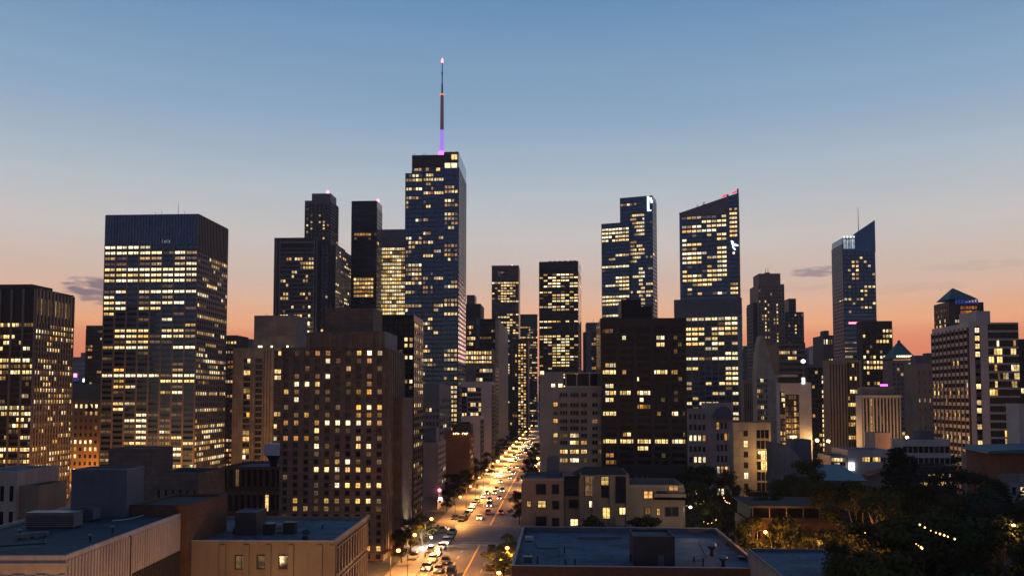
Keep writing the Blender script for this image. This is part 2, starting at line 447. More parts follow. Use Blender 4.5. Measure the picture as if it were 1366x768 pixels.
    def pane(s, px0, py0, px1, py1, ch, v=0.0, win='win', trim=None):
        """one window set by its place on the front face"""
        u0, u1 = s.u(px0, (py0 + py1) / 2, v), s.u(px1, (py0 + py1) / 2, v); z1, z0 = s.z(py0, (px0 + px1) / 2, v), s.z(py1, (px0 + px1) / 2, v)
        t = None
        if trim:
            t = (MB(), trim); b = .18
            t[0].box(u0 - b, u1 + b, v - .16, v + .02, z1, z1 + b); t[0].box(u0 - b, u1 + b, v - .22, v + .02, z0 - b, z0)
            t[0].box(u0 - b, u0, v - .14, v + .02, z0, z1); t[0].box(u1, u1 + b, v - .14, v + .02, z0, z1)
        p = [Vector((u0, v - .07, z0)), Vector((u1, v - .07, z0)), Vector((u1, v - .07, z1)), Vector((u0, v - .07, z1))]
        s.wins.append((glow(ch), p, win, (u1 - u0) * (z1 - z0) + 100, t))
        return s
    def part(s, name, mat, mb, colors=False, smooth=False):
        s.extra.append((name, mat, mb, smooth)); return s
    def done(s):
        for key, (mat, mb) in s.parts.items():
            obj(key, mb, mat, s.root)
        for name, mat, mb, smooth in s.extra:
            obj(name, mb, mat, s.root, smooth=smooth)
        ws = sorted(s.wins, key=lambda w: -(w[3] * (3.0 if w[0] else 1.0)))
        rest = {}
        for i, (gl, p, win, ar, tr) in enumerate(ws):
            if i < s.maxwin:
                m = MB(); m.quad(*p, color=gl); o = obj('window', m, M[win], s.root, colors=True)
                if tr: obj('window_frame', tr[0], tr[1], o)
            else:
                rest.setdefault(win, MB()).quad(*p, color=gl)
        for win, m in rest.items():
            obj('windows', m, M[win], s.root, colors=True)['kind'] = 'stuff'
        return s.root
# ------------------------------------------------------------------ the ground and the street
def structure(name, mb, mat):
    o = obj(name, mb, mat); o['kind'] = 'structure'; return o
def groundmat():
    m, t, b = newmat('ground_soil')
    n1 = noise(t, pos(t, .03, .03, .03), 1.0, 6)
    t.links.new(mixc(t, n1, (.03, .03, .03), (.075, .07, .062)), b.inputs['Base Color']); b.inputs['Roughness'].default_value = .9
    return m
def asphaltmat():
    m, t, b = newmat('asphalt')
    n1 = noise(t, pos(t, .5, .06, 1), 1.0, 5); n2 = noise(t, pos(t, 3, 3, 3), 1.0, 4)
    k = mth(t, 'MULTIPLY_ADD', n2, .3, mth(t, 'MULTIPLY', n1, .9))
    t.links.new(mixc(t, k, (.06, .057, .054), (.17, .15, .135)), b.inputs['Base Color']); b.inputs['Roughness'].default_value = .62
    return m
def pavemat():
    m, t, b = newmat('paving')
    n1 = noise(t, pos(t, .4, .4, .4), 1.0, 5)
    br = t.nodes.new('ShaderNodeTexBrick'); br.inputs['Scale'].default_value = .6; br.inputs['Mortar Size'].default_value = .015; br.offset = 0
    br.inputs['Brick Width'].default_value = .9; br.inputs['Row Height'].default_value = .9
    br.inputs['Color1'].default_value = (.25, .22, .19, 1); br.inputs['Color2'].default_value = (.19, .17, .15, 1); br.inputs['Mortar'].default_value = (.09, .08, .07, 1)
    t.links.new(pos(t), br.inputs['Vector'])
    t.links.new(mixc(t, n1, br.outputs[0], (.15, .14, .13)), b.inputs['Base Color']); b.inputs['Roughness'].default_value = .85
    return m
M['paint_line'] = flat('road_paint', (.55, .5, .42), .7); M['paint_yellow'] = flat('road_paint_yellow', (.72, .46, .09), .7)
g = MB(); g.quad((-9000, -400, 0), (9000, -400, 0), (9000, 15000, 0), (-9000, 15000, 0)); structure('ground', g, groundmat())
AS, PV = asphaltmat(), pavemat()
RL, RC, RR = -36.5, -24.2, -12.0          # kerbs and centre line
CR0, CR1 = 258.0, 286.0                   # the cross street
g = MB(); g.quad((RL, 40, .004), (RR, 40, .004), (RR, 3000, .004), (RL, 3000, .004)); structure('road', g, AS)
g = MB()
g.quad((-400, CR0, .008), (RL, CR0, .008), (RL, CR1, .008), (-400, CR1, .008)); g.quad((RR, CR0, .008), (500, CR0, .008), (500, CR1, .008), (RR, CR1, .008))
structure('cross_road', g, AS)
g = MB()
for x0, x1 in ((RL - 7.5, RL), (RR, RR + 5)):
    for y0, y1 in ((60, CR0), (CR1, 1400)):
        g.box(x0, x1, y0, y1, .0, .14)
structure('pavement', g, PV)
g = MB()
for x0, x1 in ((RL - .01, RL + .16), (RR - .16, RR + .01)):
    for y0, y1 in ((60, CR0 + .02), (CR1 - .02, 1400)): g.box(x0, x1, y0, y1, 0, .155)
structure('kerb', g, flat('kerb_stone', (.33, .3, .27), .8))
g = MB()
def strip(m, x0, x1, y0, y1, z=.013): m.quad((x0, y0, z), (x1, y0, z), (x1, y1, z), (x0, y1, z))
for y in range(60, 1200, 9):
    if CR0 - 10 < y < CR1 + 4: continue
    for x in (-28.4, -20.2): strip(g, x - .09, x + .09, y, y + 4)
for y0 in (CR0 - 4.5, CR1 + 1.2):
    for y in (y0, y0 + 3.0): strip(g, RL + .5, RR - .5, y, y + .32)
strip(g, RL + 2.6, RC - .6, CR1 + 6, CR1 + 6.6); strip(g, RC + .6, RR - .5, CR0 - 6.4, CR0 - 5.8)
for y0, y1 in ((60, CR0 - 7), (CR1 + 7, 700)): strip(g, -33.95, -33.8, y0, y1)
structure('road_markings', g, M['paint_line'])
g = MB()
for y0, y1 in ((60, CR0 - 5), (CR1 + 5.5, 1200)): strip(g, RC - .2, RC + .2, y0, y1)
structure('road_centre_line', g, M['paint_yellow'])

# ------------------------------------------------------------------ towers on the west side of the street
def dep(x1, xs, d): return max(6.0, d * (745 - x1) / (745 - xs) - d)
def mast(b, u, v, z0, h, r=.12, name='antenna'):
    m = MB(); m.tube((u, v, z0 - .3), (u, v, z0 + h), r, r * .5, 6); b.part(name, M['steel'], m)
def beacon(b, u, v, z, r=.9, mat='red_glow'):
    m = MB(); m.lathe([(r * .5, 0), (r, r * .6), (r * .8, r * 1.4), (r * .2, r * 1.9)], u, v, 10)
    m.v = [(x, y, q + z) for x, y, q in m.v]; b.part('beacon', M[mat], m)

# broad blue-black office slab
b = Bld('office_tower', 'broad dark glass office slab with long lit floors, standing alone beside the sunset gap', 141, 265, 286, 380, 35)
W, D = b.w, b.depth
b.core(M['glass_blue'], para=1.2)
zt = b.z(321)
R4 = ['####....', '#ww##-#+', '+-.++.+-', '-+.-+.+#', '##ww####', '+##w####', '#w#####+', '.....-..', '-#.#####', '#..-.+..', '##.-###.', '##.##..-', '#.....-.', '...-.#..', '.......+', '.###.##-',
      '.###-##+', '.-##--..', '+###..##', '...-....', '-.......', '......-.', '.#....+.', '#ww##-ww', '.+...###', '.##...-.', '.-...+#.', '........', '-#+-..-.', '.#...-..', '-..#-.-.', '-.##.-..', '..-#.-..', '-.-#.#..', '...#-+#.', '..##-+-#', '...##-#.', '-.....#-', '+.-..-..', '.#-+..#.', '-..#.-+.']
R4f = pat([''.join(ch * 2 for ch in r) for r in bright(R4, 4)], rnd(5, .2))
b.grid('F', b.z(643), zt, 16, 42, R4f, pier=.30, span=.54, proud=.35, pmat=M['mullion'], smat=M['mullion_blue'], every=2, inset=.06, win='win_blue', sproud=.12)
b.grid('F', zt, b.top - .6, 32, 1, lambda i, j, n: '.', pier=.22, span=.02, proud=.3, pmat=M['mullion_blue'], dark=False)
b.grid('R', b.z(643), zt - 4, 14, 41, rnd(44, .42, 1.0, '#+++w-'), pier=.22, span=.42, proud=.3, pmat=M['mullion'], smat=M['mullion'], win='win', sproud=.2)
b.grid('R', zt - 4, b.top - .6, 20, 1, lambda i, j, n: '.', pier=.25, span=.02, proud=.3, pmat=M['mullion'], dark=False)
b.core(M['dark_metal'], b.z(281.5), W * .5, W * .86, 6, 22, b.top - 1.2, key='penthouse', para=.2)
for fu, h in ((.49, 2.2), (.56, 2.6), (.74, 6), (.81, 2.6)): mast(b, W * fu, 4, b.top, h)
zz = b.z(319)
for k, (hh, ww) in enumerate(((1.5, .22), (1.1, .6), (1.5, .25), (1.2, .5))):
    m = MB(); m.box(W * .62 + k * 1.1, W * .62 + k * 1.1 + ww, -.5, -.4, zz, zz + hh); b.part('letter', M['dim_sign'], m)
b.done()

# dark grid office at the picture's west edge
b = Bld('office_block', 'dark brown grid-fronted office block rising past the west roofs, most rooms lit', -45, 48, 384, 330, 27)
b.core(M['glass_black'], para=1.0)
b.grid('F', 0, b.z(426), 18, 31, rnd(71, .52, .8, '##+w-'), pier=.5, span=.4, proud=.5, pmat=M['mullion'], smat=M['bronze'], every=3, inset=.12, win='win_black')
b.grid('F', b.z(426), b.top - .8, 6, 1, lambda i, j, n: '.', pier=.16, span=.0, proud=.55, pmat=M['mullion'], dark=False)
b.grid('R', 0, b.z(426), 14, 31, rnd(72, .45, .8, '##+w--'), pier=.34, span=.4, proud=.5, pmat=M['mullion'], smat=M['bronze'], win='win_black')
b.grid('R', b.z(426), b.top - .8, 11, 1, pat(['-+-+-++-+-.']), pier=.5, span=.5, proud=.55, pmat=M['mullion'], dark=False, win='win_black')
b.core(M['dark_metal'], b.z(372), b.w * .3, b.w * .86, 4, 18, b.top - 1, key='penthouse', para=.2)
b.done()

# tiny far towers in the west gap
b = Bld('distant_tower', 'narrow black tower in the gap just west of the broad blue slab', 115, 140, 434, 620, 30, maxwin=40)
b.core(M['glass_black']); b.grid('F', 0, b.z(437), 8, 34, rnd(81, .12, .5, '+-o'), pier=.2, span=.4, proud=.3, pmat=M['black_metal'], smat=M['black_metal'], win='win_black'); b.done()
b = Bld('distant_tower', 'hazy blue stepped block low on the horizon behind the pink rooftop light', 96, 114, 476, 1100, 40, maxwin=10)
b.core(M['blue_grey']); b.core(M['blue_grey'], b.z(468), b.w * .5, b.w, 5, 25, b.top - 2, key='upper_block', para=.3)
b.grid('F', 0, b.z(480), 6, 14, rnd(82, .04), pier=.3, span=.5, pmat=M['blue_grey'], smat=M['blue_grey'], win='win_blue')
m = MB(); m.box(b.w * .2, b.w * .42, -1.6, -.5, b.z(502), b.z(497)); b.part('pink_sign', M['pink_glow'], m)
b.done()
b = Bld('low_shop', 'low block with a blue-lit roof sign under the hazy blue tower', 94, 116, 506, 800, 20, maxwin=10)
b.core(M['dark_stone']); b.grid('F', 0, b.z(512), 6, 8, rnd(83, .1), pier=.3, span=.5, pmat=M['dark_stone'], smat=M['dark_stone'])
m = MB(); m.box(b.w * .1, b.w * .5, -1.2, -.3, b.top - 1.5, b.top + 1.4); b.part('blue_sign', M['blue_glow'], m); m = MB(); m.box(b.w * .78, b.w * .98, -1.2, -.3, b.top - 2.5, b.top + 1.0); b.part('white_sign', M['white_glow'], m)
b.done()

# old ochre block with sloped roof and gable dormer
b = Bld('old_building', 'old ochre building with dark mansard roof and a black triangular dormer', 92, 139, 533, 430, 26)
b.box('walls', M['ochre'], 0, b.w, 0, b.depth, 0, b.top)
r = b.mb('roof', M['olive_stone']); z0, z1 = b.top, b.z(511)
r.hexa([(-.4, -.4, z0), (b.w + .4, -.4, z0), (b.w + .4, b.depth, z0), (-.4, b.depth, z0), (.5, 3.5, z1), (b.w - .5, 3.5, z1), (b.w - .5, b.depth - 4, z1), (.5, b.depth - 4, z1)])
dm = b.mb('dormer', M['black_metal']); u0 = b.u(122) - 2.2; zA, zB = b.z(549), b.z(539)
dm.poly([(u0, -.9, zA), (u0 + 4.2, -.9, zA), (u0 + 2.1, -.9, zB)]); dm.poly([(u0, -.9, zA), (u0 + 2.1, -.9, zB), (u0 + 2.1, .6, zB), (u0, .6, zA)]); dm.poly([(u0 + 4.2, -.9, zA), (u0 + 4.2, .6, zA), (u0 + 2.1, .6, zB), (u0 + 2.1, -.9, zB)])
b.grid('F', 0, b.top - 1.5, 7, 11, rnd(85, .42, .3, '##+w'), pier=.5, span=.5, proud=.15, pmat=M['ochre'], smat=M['ochre'])
b.done()

# behind the broad slab
b = Bld('distant_tower', 'thin dark tower peeking out behind the east edge of the broad slab', 296, 316, 447, 520, 20, maxwin=60)
b.core(M['dark_stone']); b.grid('F', 0, b.z(452), 5, 26, rnd(86, .3, .2, '#+or'), pier=.35, span=.5, pmat=M['dark_stone'], smat=M['dark_stone']); b.done()
b = Bld('distant_tower', 'slate-topped flat block between the broad slab and the beige ribbed building', 312, 336, 452, 560, 20, maxwin=30)
b.core(M['blue_grey']); b.grid('F', 0, b.z(475), 6, 20, rnd(87, .15), pier=.3, span=.5, pmat=M['dark_stone'], smat=M['dark_stone']); b.done()

# beige ribbed building with blank grey block on top
b = Bld('ribbed_building', 'beige ribbed mid-rise with a blank windowless grey block on its roof', 311, 381, 464, 420, 32)
b.core(M['beige'])
uu = lambda x: b.u(x)
b.core(M['grey_conc'], b.z(418), uu(335), uu(391), 3, 24, b.top - 1, key='roof_block', para=.3)
for xa, xb in ((325, 334), (341, 350)):
    b.grid('F', 0, b.z(476), 2, 21, rnd(int(xa), .18, .2, '##+'), u0=uu(xa), u1=uu(xb), pier=.1, span=.3, proud=.05, pmat=M['bronze'], smat=M['bronze'])
rb = b.mb('ribs', M['beige'])
for x in (312, 316, 320, 324.5, 335.5, 339.5, 351.5, 355.5, 359.5, 364.5):
    rb.box(uu(x) - .28, uu(x) + .28, -.7, .05, 0, b.top)
b.grid('F', 0, b.z(466), 3, 22, rnd(88, .22, .2, '##+'), u0=uu(366), u1=uu(380), pier=.12, span=.35, proud=.1, pmat=M['black_metal'], smat=M['black_metal'])
for x in (345, 348, 362, 383):
    m = MB(); m.box(uu(x) - .4, uu(x) + .4, -.3, .1, b.top + .3, b.top + 1.2); b.part('roof_lamp', M['warm_glow'], m)
for x in (348, 351): mast(b, uu(x), 5, b.z(418), 1.2)
b.done()

# stepped tower pair with beacon
b = Bld('stepped_tower', 'grey stepped tower with a pink beacon on its top box and broad lower block', 366, 421, 317, 620, 60)
uu = lambda x: b.u(x)
dd = dep(441, 450, 620)
b.core(M['dark_metal'], u1=uu(421), v1=40)
b.core(M['dark_metal'], u0=uu(421) - .1, u1=uu(436), v0=6, v1=50, z1=b.top - 1, key='mid_block')
b.core(M['grey_metal'], z1=b.z(258), u0=uu(396), u1=uu(432), v0=14, v1=36, key='shaft')
b.core(M['grey_metal'], z1=b.z(247), u0=uu(404), u1=uu(430), v0=17, v1=34, z0=b.z(259), key='top_box', para=.4)
b.core(M['bronze'], z1=b.z(321), u0=uu(436) - .1, u1=uu(441), v0=10, v1=58, key='side_block')
fr = b.mb('fins', M['mullion'])
for x in (366.4, 371, 417, 420.6): fr.box(uu(x) - .35, uu(x) + .35, -.55, .05, 0, b.top)
b.box('lintel', M['mullion'], uu(371), uu(417), -.5, .04, b.z(321), b.z(319)); b.box('recess', M['black_metal'], uu(373), uu(416), -.12, .03, b.z(327), b.z(322.5))
P9 = ['............', '............', '..##.###..++', '.......+####', '.......-####', '....##......', '....#....#..', '##......++..', '..#.........', '............', '.##....##.#.', '###......+..', '............', '....#...-.#.', '.-..........', '###..+##..#.', '##########..', '..#.##.##.#.', '.......###..']
b.grid('F', b.z(470), b.z(328), 12, 24, pat(P9, rnd(91, .25)), u0=uu(372), u1=uu(417), pier=.2, span=.45, proud=.16, pmat=M['bronze'], smat=M['grey_metal'], win='win_black')
P9b = ['......', '-.....', '......', '.-.+..', '-.....', '.#.##.', '#-..#+', '.#..#.', '+.....', '......', '..-.#.', '-.....']
b.grid('F', b.z(317), b.z(263), 6, 12, pat(P9b), u0=uu(397), u1=uu(431), at=14, pier=.5, span=.5, proud=.14, pmat=M['grey_metal'], smat=M['grey_metal'])
b.grid('F', b.z(470), b.z(322), 2, 26, rnd(92, .25), u0=uu(423), u1=uu(434), at=6, pier=.4, span=.5, proud=.14, pmat=M['bronze'], smat=M['bronze'])
b.grid('R', b.z(317), b.z(260), 4, 13, rnd(95, .02), u0=14, u1=36, at=uu(432), pier=.1, span=.4, proud=.3, pmat=M['mullion'], smat=M['grey_metal'])
b.grid('R', b.z(470), b.z(325), 9, 28, rnd(93, .28, .3), u0=10, u1=58, at=uu(441), pier=.3, span=.5, proud=.3, pmat=M['bronze'], smat=M['bronze'])
beacon(b, uu(425), 19, b.z(247), 1.5, 'pink_glow'); mast(b, uu(426), 24, b.z(247), 4)
m = MB(); m.box(uu(391), uu(412), -3, -1.2, b.z(432), b.z(428)); b.part('lit_sign', M['warm_glow'], m)
m = MB(); m.box(uu(402), uu(412), -3, -1.2, b.z(443), b.z(440)); b.part('lit_sign', M['warm_glow'], m)
b.done()

b = Bld('distant_tower', 'short tower wedged between the stepped tower and the slim black tower', 449, 472, 364, 800, 40, maxwin=80)
b.core(M['grey_metal']); b.grid('F', 0, b.z(372), 9, 26, rnd(94, .45, .5, '#+-'), pier=.25, span=.5, pmat=M['dark_stone'], smat=M['dark_stone']); b.done()

# slim black tower with beacon
b = Bld('slim_tower', 'slim black tower with a pink rooftop beacon and a few stacked lit floors', 469, 503, 268, 700, dep(503, 510, 700))
b.core(M['glass_black'], para=1)
R10 = ['.........'] * 30
for i, v in ((6, '.+oooo+.-'), (7, '.-....-..'), (17, '.#+++++#.'), (18, '.+#++##+.'), (19, '.+++#++#.'), (20, '.++o+o++.'), (21, '.++++#++.'), (29, '.+++#++..')): R10[i] = v
b.grid('F', b.z(440), b.z(275), 9, 30, pat(R10), pier=.12, span=.4, proud=.14, pmat=M['black_metal'], smat=M['black_metal'], win='win_black')
b.grid('R', b.z(440), b.z(275), 5, 30, rnd(10, .01), pier=.2, span=.4, proud=.2, pmat=M['bronze'], smat=M['bronze'], win='win')
beacon(b, b.u(500), 6, b.top, 1.6, 'pink_glow'); mast(b, b.u(476), 5, b.top, 1.6, .4)
b.done()

# brightly lit slab
b = Bld('office_tower', 'brightly lit pale office slab with blank grey crown, tucked behind the spire tower', 505, 548, 306, 760, 40)
b.core(M['grey_metal'])
b.box('crown', M['grey_metal'], 0, b.w, -.3, .0, b.z(326), b.top)
b.grid('F', b.z(440), b.z(328), 14, 22, lambda i, j, n: random.Random(i * 31 + j // 2).choice('##ww#+w#-'), pier=.14, span=.38, proud=.16, pmat=M['dark_metal'], smat=M['bronze'])
for x in (512, 524, 532): mast(b, b.u(x), 6, b.top, 1.6, .5, 'vent')
b.done()

# the tallest: blue glass with spire
b = Bld('spire_tower', 'tallest blue glass skyscraper, carrying a violet-lit spire above its stepped roof', 541, 612, 203, 560, dep(612, 622, 560))
uu = lambda x: b.u(x, 300)
zs = b.z(229)
b.core(M['glass_blue'], z1=zs, u1=uu(549) + .1, v1=b.depth - 4, key='west_shoulder', para=.8)
b.core(M['glass_blue'], z1=b.z(205), u0=uu(549), u1=uu(592), v0=0, key='walls', para=.8)
b.core(M['glass_blue'], z1=b.z(202), u0=uu(592) - .01, u1=b.w, v0=-1.2, key='east_bay', para=.8)
b.box('crown', M['dark_metal'], uu(549.5), uu(592) - .2, -.25, .0, b.z(222), b.z(205) - .1); b.box('crown', M['dark_metal'], uu(592) + .2, b.w - .2, -1.45, -1.2, b.z(221), b.z(202) - .1)
zb = b.z(575); H13 = 56
LW = rnd(131, .17, .4, '++##--o')
b.grid('F', zb, b.z(229.5), 5, 57, rnd(132, .27, .6, '++#-w'), u0=0, u1=uu(563), pier=.18, span=.42, proud=.18, pmat=M['mullion_blue'], smat=M['mullion_blue'], win='win_blue', sproud=.1)
b.grid('F', zb, b.z(223), 4, 58, rnd(133, .25, .5, '+#o-w'), u0=uu(564.5), u1=uu(578), pier=.2, span=.42, proud=.18, pmat=M['mullion_blue'], smat=M['mullion_blue'], win='win_blue', sproud=.1)
b.grid('F', zb, b.z(223), 4, 58, rnd(134, .17, .5, '+#w-'), u0=uu(579), u1=uu(591.5), pier=.2, span=.42, proud=.18, pmat=M['mullion_blue'], smat=M['mullion_blue'], win='win_blue', sproud=.1)
E13 = ['....'] * 60
for i, v in ((4, '+++.'), (5, '++##'), (7, '#w+.'), (8, '++-+'), (10, '##+-'), (11, '+++-'), (12, '-.++'), (13, '.#w.'), (17, 'oo+o'), (18, '++.-'), (19, '#+oo'), (20, '.#.-'), (25, '..+o'), (26, '+###'), (29, '+-++'), (30, '#+#+'), (32, '####')): E13[i] = v
for i in range(40, 58): E13[i] = random.Random(i * 7).choice(('####', '+##+', '-+##', '....', '##-+', '+..#'))
b.grid('F', zb, b.z(222), 4, 58, pat(E13), u0=uu(593), u1=uu(611), at=-1.2, pier=.22, span=.42, proud=.18, pmat=M['mullion_blue'], smat=M['mullion_blue'], win='win_blue', sproud=.1)
fn = b.mb('fins', M['mullion_blue'])
for x in (541.3, 549.4, 564, 578.6, 592): fn.box(uu(x) - .3, uu(x) + .3, -.7, .05, 0, b.z(226) if x > 545 else zs)
b.grid('R', zb, b.z(222), 6, 58, rnd(136, .02, .2, '-'), pier=.12, span=.5, proud=.28, pmat=M['mullion'], smat=M['mullion'], win='win_blue')
for x0, x1, y0, y1 in ((553, 558, 225, 228), (559, 562, 224.5, 228), (568, 572, 224, 228), (582, 587, 224, 228)):
    b.pane(x0, y0, x1, y1, '#', v=-.3)
b.pane(602, 206, 610, 213, '#', v=-1.5); b.pane(593, 217.5, 610, 224, 'w', v=-1.5)
# spire
us, vs = b.u(587, 200), 9
m = MB(); zz = lambda y: P(587, y, 569).z
m.lathe([(1.9, b.z(206)), (1.7, zz(203)), (1.5, zz(174))], us, vs, 10); b.part('spire_base', M['violet_glow'], m)
m = MB(); m.lathe([(1.35, zz(174)), (1.15, zz(127))], us, vs, 10); b.part('spire_shaft', flat('spire_paint', (.6, .34, .36), .5), m)
m = MB(); m.lathe([(1.6, zz(127.3)), (1.6, zz(126))], us, vs, 10); b.part('spire_collar', M['amber_glow'], m)
m = MB(); m.lathe([(.75, zz(126)), (.6, zz(112)), (.42, zz(111.5)), (.4, zz(100)), (.6, zz(99.5)), (.6, zz(96.5)), (.34, zz(96)), (.3, zz(82))], us, vs, 8); b.part('spire_mast', M['steel'], m)
m = MB(); m.lathe([(.5, zz(84)), (.85, zz(82.5)), (.7, zz(80.5)), (.2, zz(78))], us, vs, 8); b.part('spire_beacon', M['red_glow'], m)
m = MB(); m.lathe([(2.6, b.z(206.5)), (2.6, zz(204.5)), (1.9, zz(203))], us, vs - .5, 10); b.part('spire_foot', M['magenta_glow'], m)
for x in (551, 563, 566, 600, 608): mast(b, uu(x), 3, b.z(203) if x > 590 else b.z(205), 2.2, .3, 'vent')
b.done()

# black building beside the brown tower
b = Bld('black_building', 'plain black building squeezed between the brown stone tower and the spire tower', 505, 552, 420, 292, 20)
b.core(M['black_metal'])
P12 = ['.......', '.......', '.......', '..-..#o', '.....##', '....-..', '.....ww', '.......', '.......', '.......', '.....+#', '....-.-', '.......', '.......', '....##.', '....#..', '.......', '.......', '.......', '....#..', '....+-.', '.......', '....#..', '.......', '....#..']
b.grid('F', 0, b.z(424), 7, 34, pat(P12, lambda i, j, n: '#' if (i * 13 + j * 7) % 23 == 0 and j > 3 else '.'), pier=.35, span=.42, proud=.1, pmat=M['black_metal'], smat=M['black_metal'], win='win_black')
b.grid('R', 0, b.z(428), 5, 30, rnd(121, .36, .5, '+##o'), pier=.3, span=.45, proud=.3, pmat=M['bronze'], smat=M['bronze'])
b.done()

# brown stone tower
b = Bld('stone_tower', 'brown stepped stone tower with tall piers and a windowless brick crown', 376, 514, 462, 226, 26)
uu = lambda x: b.u(x, 470)
b.core(M['brown_stone'], z1=b.z(462), para=.6)
b.core(M['brown_stone'], z1=b.z(442), u0=uu(411), u1=uu(508), v0=-1.0, v1=22, z0=b.z(464), key='upper_block', para=.6)
b.core(M['brown_stone'], z1=b.z(407), u0=uu(426), u1=uu(492), v0=5, v1=17, z0=b.z(443), key='crown', para=.5)
b.core(M['grey_conc'], z1=b.z(440), u0=uu(493), u1=uu(511), v0=2, v1=20, key='plant_room', para=.3)
b.core(M['brown_stone'], z1=b.z(530), u0=b.w - .2, u1=b.w + 3.2, v0=10, v1=26, key='east_wing', para=.5)
P8 = ['.--oo.-+#+', '....w-.-o.', '..-...+..-', '.-.-#...-.', '.ww#..-.o.', '+-.--.-+#-', '.w..-.....', '-..-.-.###', '.-+.-..oo-', 'oo.owww##o', '...#.--...', 'ooo-...#.-', '...w-..#w.', '...-.-..-.', '....-+w-.-', '...#####+.', '-....-....', '...-.#####', '...-......', '.+.-+++##-', '.++-+-...-', '-.......-.', '......-o..', '..........', '.-........', '........##', '..........']
b.grid('F', b.z(749), b.z(465), 10, 27, pat(P8), pier=.5, inset=.52, span=.4, proud=.55, pmat=M['brown_stone'], smat=M['brown_stone'], sproud=.16)
up = b.mb('upper_piers', M['brown_stone'])
for x in (413, 427, 441, 455, 469, 483, 497, 506): up.box(uu(x) - .55, uu(x) + .55, -1.5, -.95, b.z(466), b.z(443))
wg = b.mb('wing_piers', M['brown_stone'])
for k in range(4): wg.box(b.w + .1 + k * .85, b.w + .5 + k * .85, 9.6, 10, 0, b.z(536))
b.grid('R', 2, b.z(465), 8, 27, rnd(82, .12, .3, '+#w-'), pier=.5, span=.36, proud=.7, pmat=M['brown_stone'], smat=M['brown_stone'], sproud=.16)
b.done()

# low brick building with cooling tower behind the second roof
b = Bld('brick_building', 'low dark brick building with arched bays, backed against the brown stone tower', 297, 377, 622, 262, 24)
b.core(M['red_brick'], roof='roof_blue')
b.grid('F', b.z(652), b.z(626), 10, 1, pat(['..-.......']), pier=.4, span=.1, proud=.4, pmat=M['red_brick'], smat=M['red_brick'], win='win_black')
b.grid('F', 0, b.z(657), 10, 2, pat(['.......#..']), pier=.4, span=.3, proud=.4, pmat=M['orange_brick'], smat=M['orange_brick'], win='win_black')
b.done()
# ------------------------------------------------------------------ the street canyon, west side
b = Bld('corner_building', 'narrow pale corner building with a bluish plant room on its roof, beside the lit pavement', 565, 584, 590, 330, 22)
b.core(M['pale_stucco']); b.core(M['blue_grey'], b.z(571), .3, b.w * .86, 1, 9, b.top - 1, key='plant_room', para=.2)
b.grid('R', 4, b.top - 1, 6, 9, rnd(141, .12), pier=.3, span=.45, proud=.3, pmat=M['pale_stucco'], smat=M['pale_stucco']); b.box('cornice', M['pale_stucco'], -.3, b.w + .4, -.5, -.03, b.top - 2.2, b.top - 1.6); b.box('cornice', M['pale_stucco'], -.3, b.w + .4, -.4, -.03, b.z(664), b.z(661))
m = MB(); m.box(b.w, b.w + 1.6, 1, 2.2, 3.0, 4.8); b.part('shop_sign', M['white_glow'], m); m = MB(); m.lathe([(.2, 0), (.7, .4), (.7, 1), (.2, 1.4)], b.w + .9, -.8, 8); m.v = [(x, y, z + 7.2) for x, y, z in m.v]; b.part('pink_lamp', M['pink_glow'], m)
b.done()
b = Bld('grey_building', 'square slate-grey block with dark blue top, behind the narrow pale corner building', 563, 586, 512, 470, dep(586, 602, 470))
b.core(M['grey_metal']); b.box('top_band', M['blue_grey'], -.2, b.w * .97, -.3, 0, b.z(537), b.top)
b.grid('R', 0, b.top - 8, 7, 12, rnd(143, .1), pier=.3, span=.5, pmat=M['grey_metal'], smat=M['grey_metal']); b.grid('F', 0, b.z(542), 5, 10, rnd(144, .1), pier=.4, span=.5, pmat=M['grey_metal'], smat=M['grey_metal']); b.done()
b = Bld('brick_building', 'windowless orange-brown brick block with small lit sign letters along its top', 593, 626, 577, 392, dep(626, 632, 392))
b.core(M['orange_brick'], roof='roof_dark')
sg = b.mb('lettering', M['warm_glow'])
for k, x in enumerate((605, 608, 611, 617, 620, 622.5)):
    u = b.u(x); z = b.z(579.5); sg.box(u, u + .22, -.4, -.25, z, z + .9)
    if k % 2 == 0: sg.box(u + .22, u + .75, -.4, -.25, z + .35, z + .55)
    else: sg.box(u + .22, u + .7, -.4, -.25, z + .7, z + .9)
b.core(M['dark_stone'], b.z(566), b.u(602), b.u(627), 4, 14, b.top - 1, key='plant_room', para=.2)
b.grid('R', 3, b.top - 2, 5, 8, rnd(145, .2, .3, 'oo+'), pier=.3, span=.5, proud=.2, pmat=M['orange_brick'], smat=M['orange_brick']); b.done()
b = Bld('concrete_block', 'short concrete building with blank pale end wall facing the orange brick block', 615, 641, 555, 450, dep(641, 645, 450))
b.core(M['white_conc']); b.grid('F', 0, b.z(562), 4, 12, rnd(146, .12, .3, 'w#'), u1=b.u(627), pier=.1, span=.2, proud=.04, pmat=M['black_metal'], smat=M['black_metal'], win='win_black')
b.grid('R', 0, b.top - 2, 7, 12, rnd(147, .3, .3, '#+o'), pier=.3, span=.45, pmat=M['bronze'], smat=M['bronze']); b.done()
b = Bld('concrete_block', 'tall white concrete slab framing a column of dark glass, middle of the canyon row', 615, 656, 509, 530, dep(656, 660.5, 530))
b.core(M['white_conc']); b.grid('F', 0, b.z(516), 5, 16, pat(['+##..', '.....', '.....', '.##.#', '....#', '.#+#.', '#....', '.....'], rnd(148, .2)), u0=b.u(624), u1=b.u(642), pier=.08, span=.3, proud=.05, pmat=M['black_metal'], smat=M['black_metal'], win='win_black')
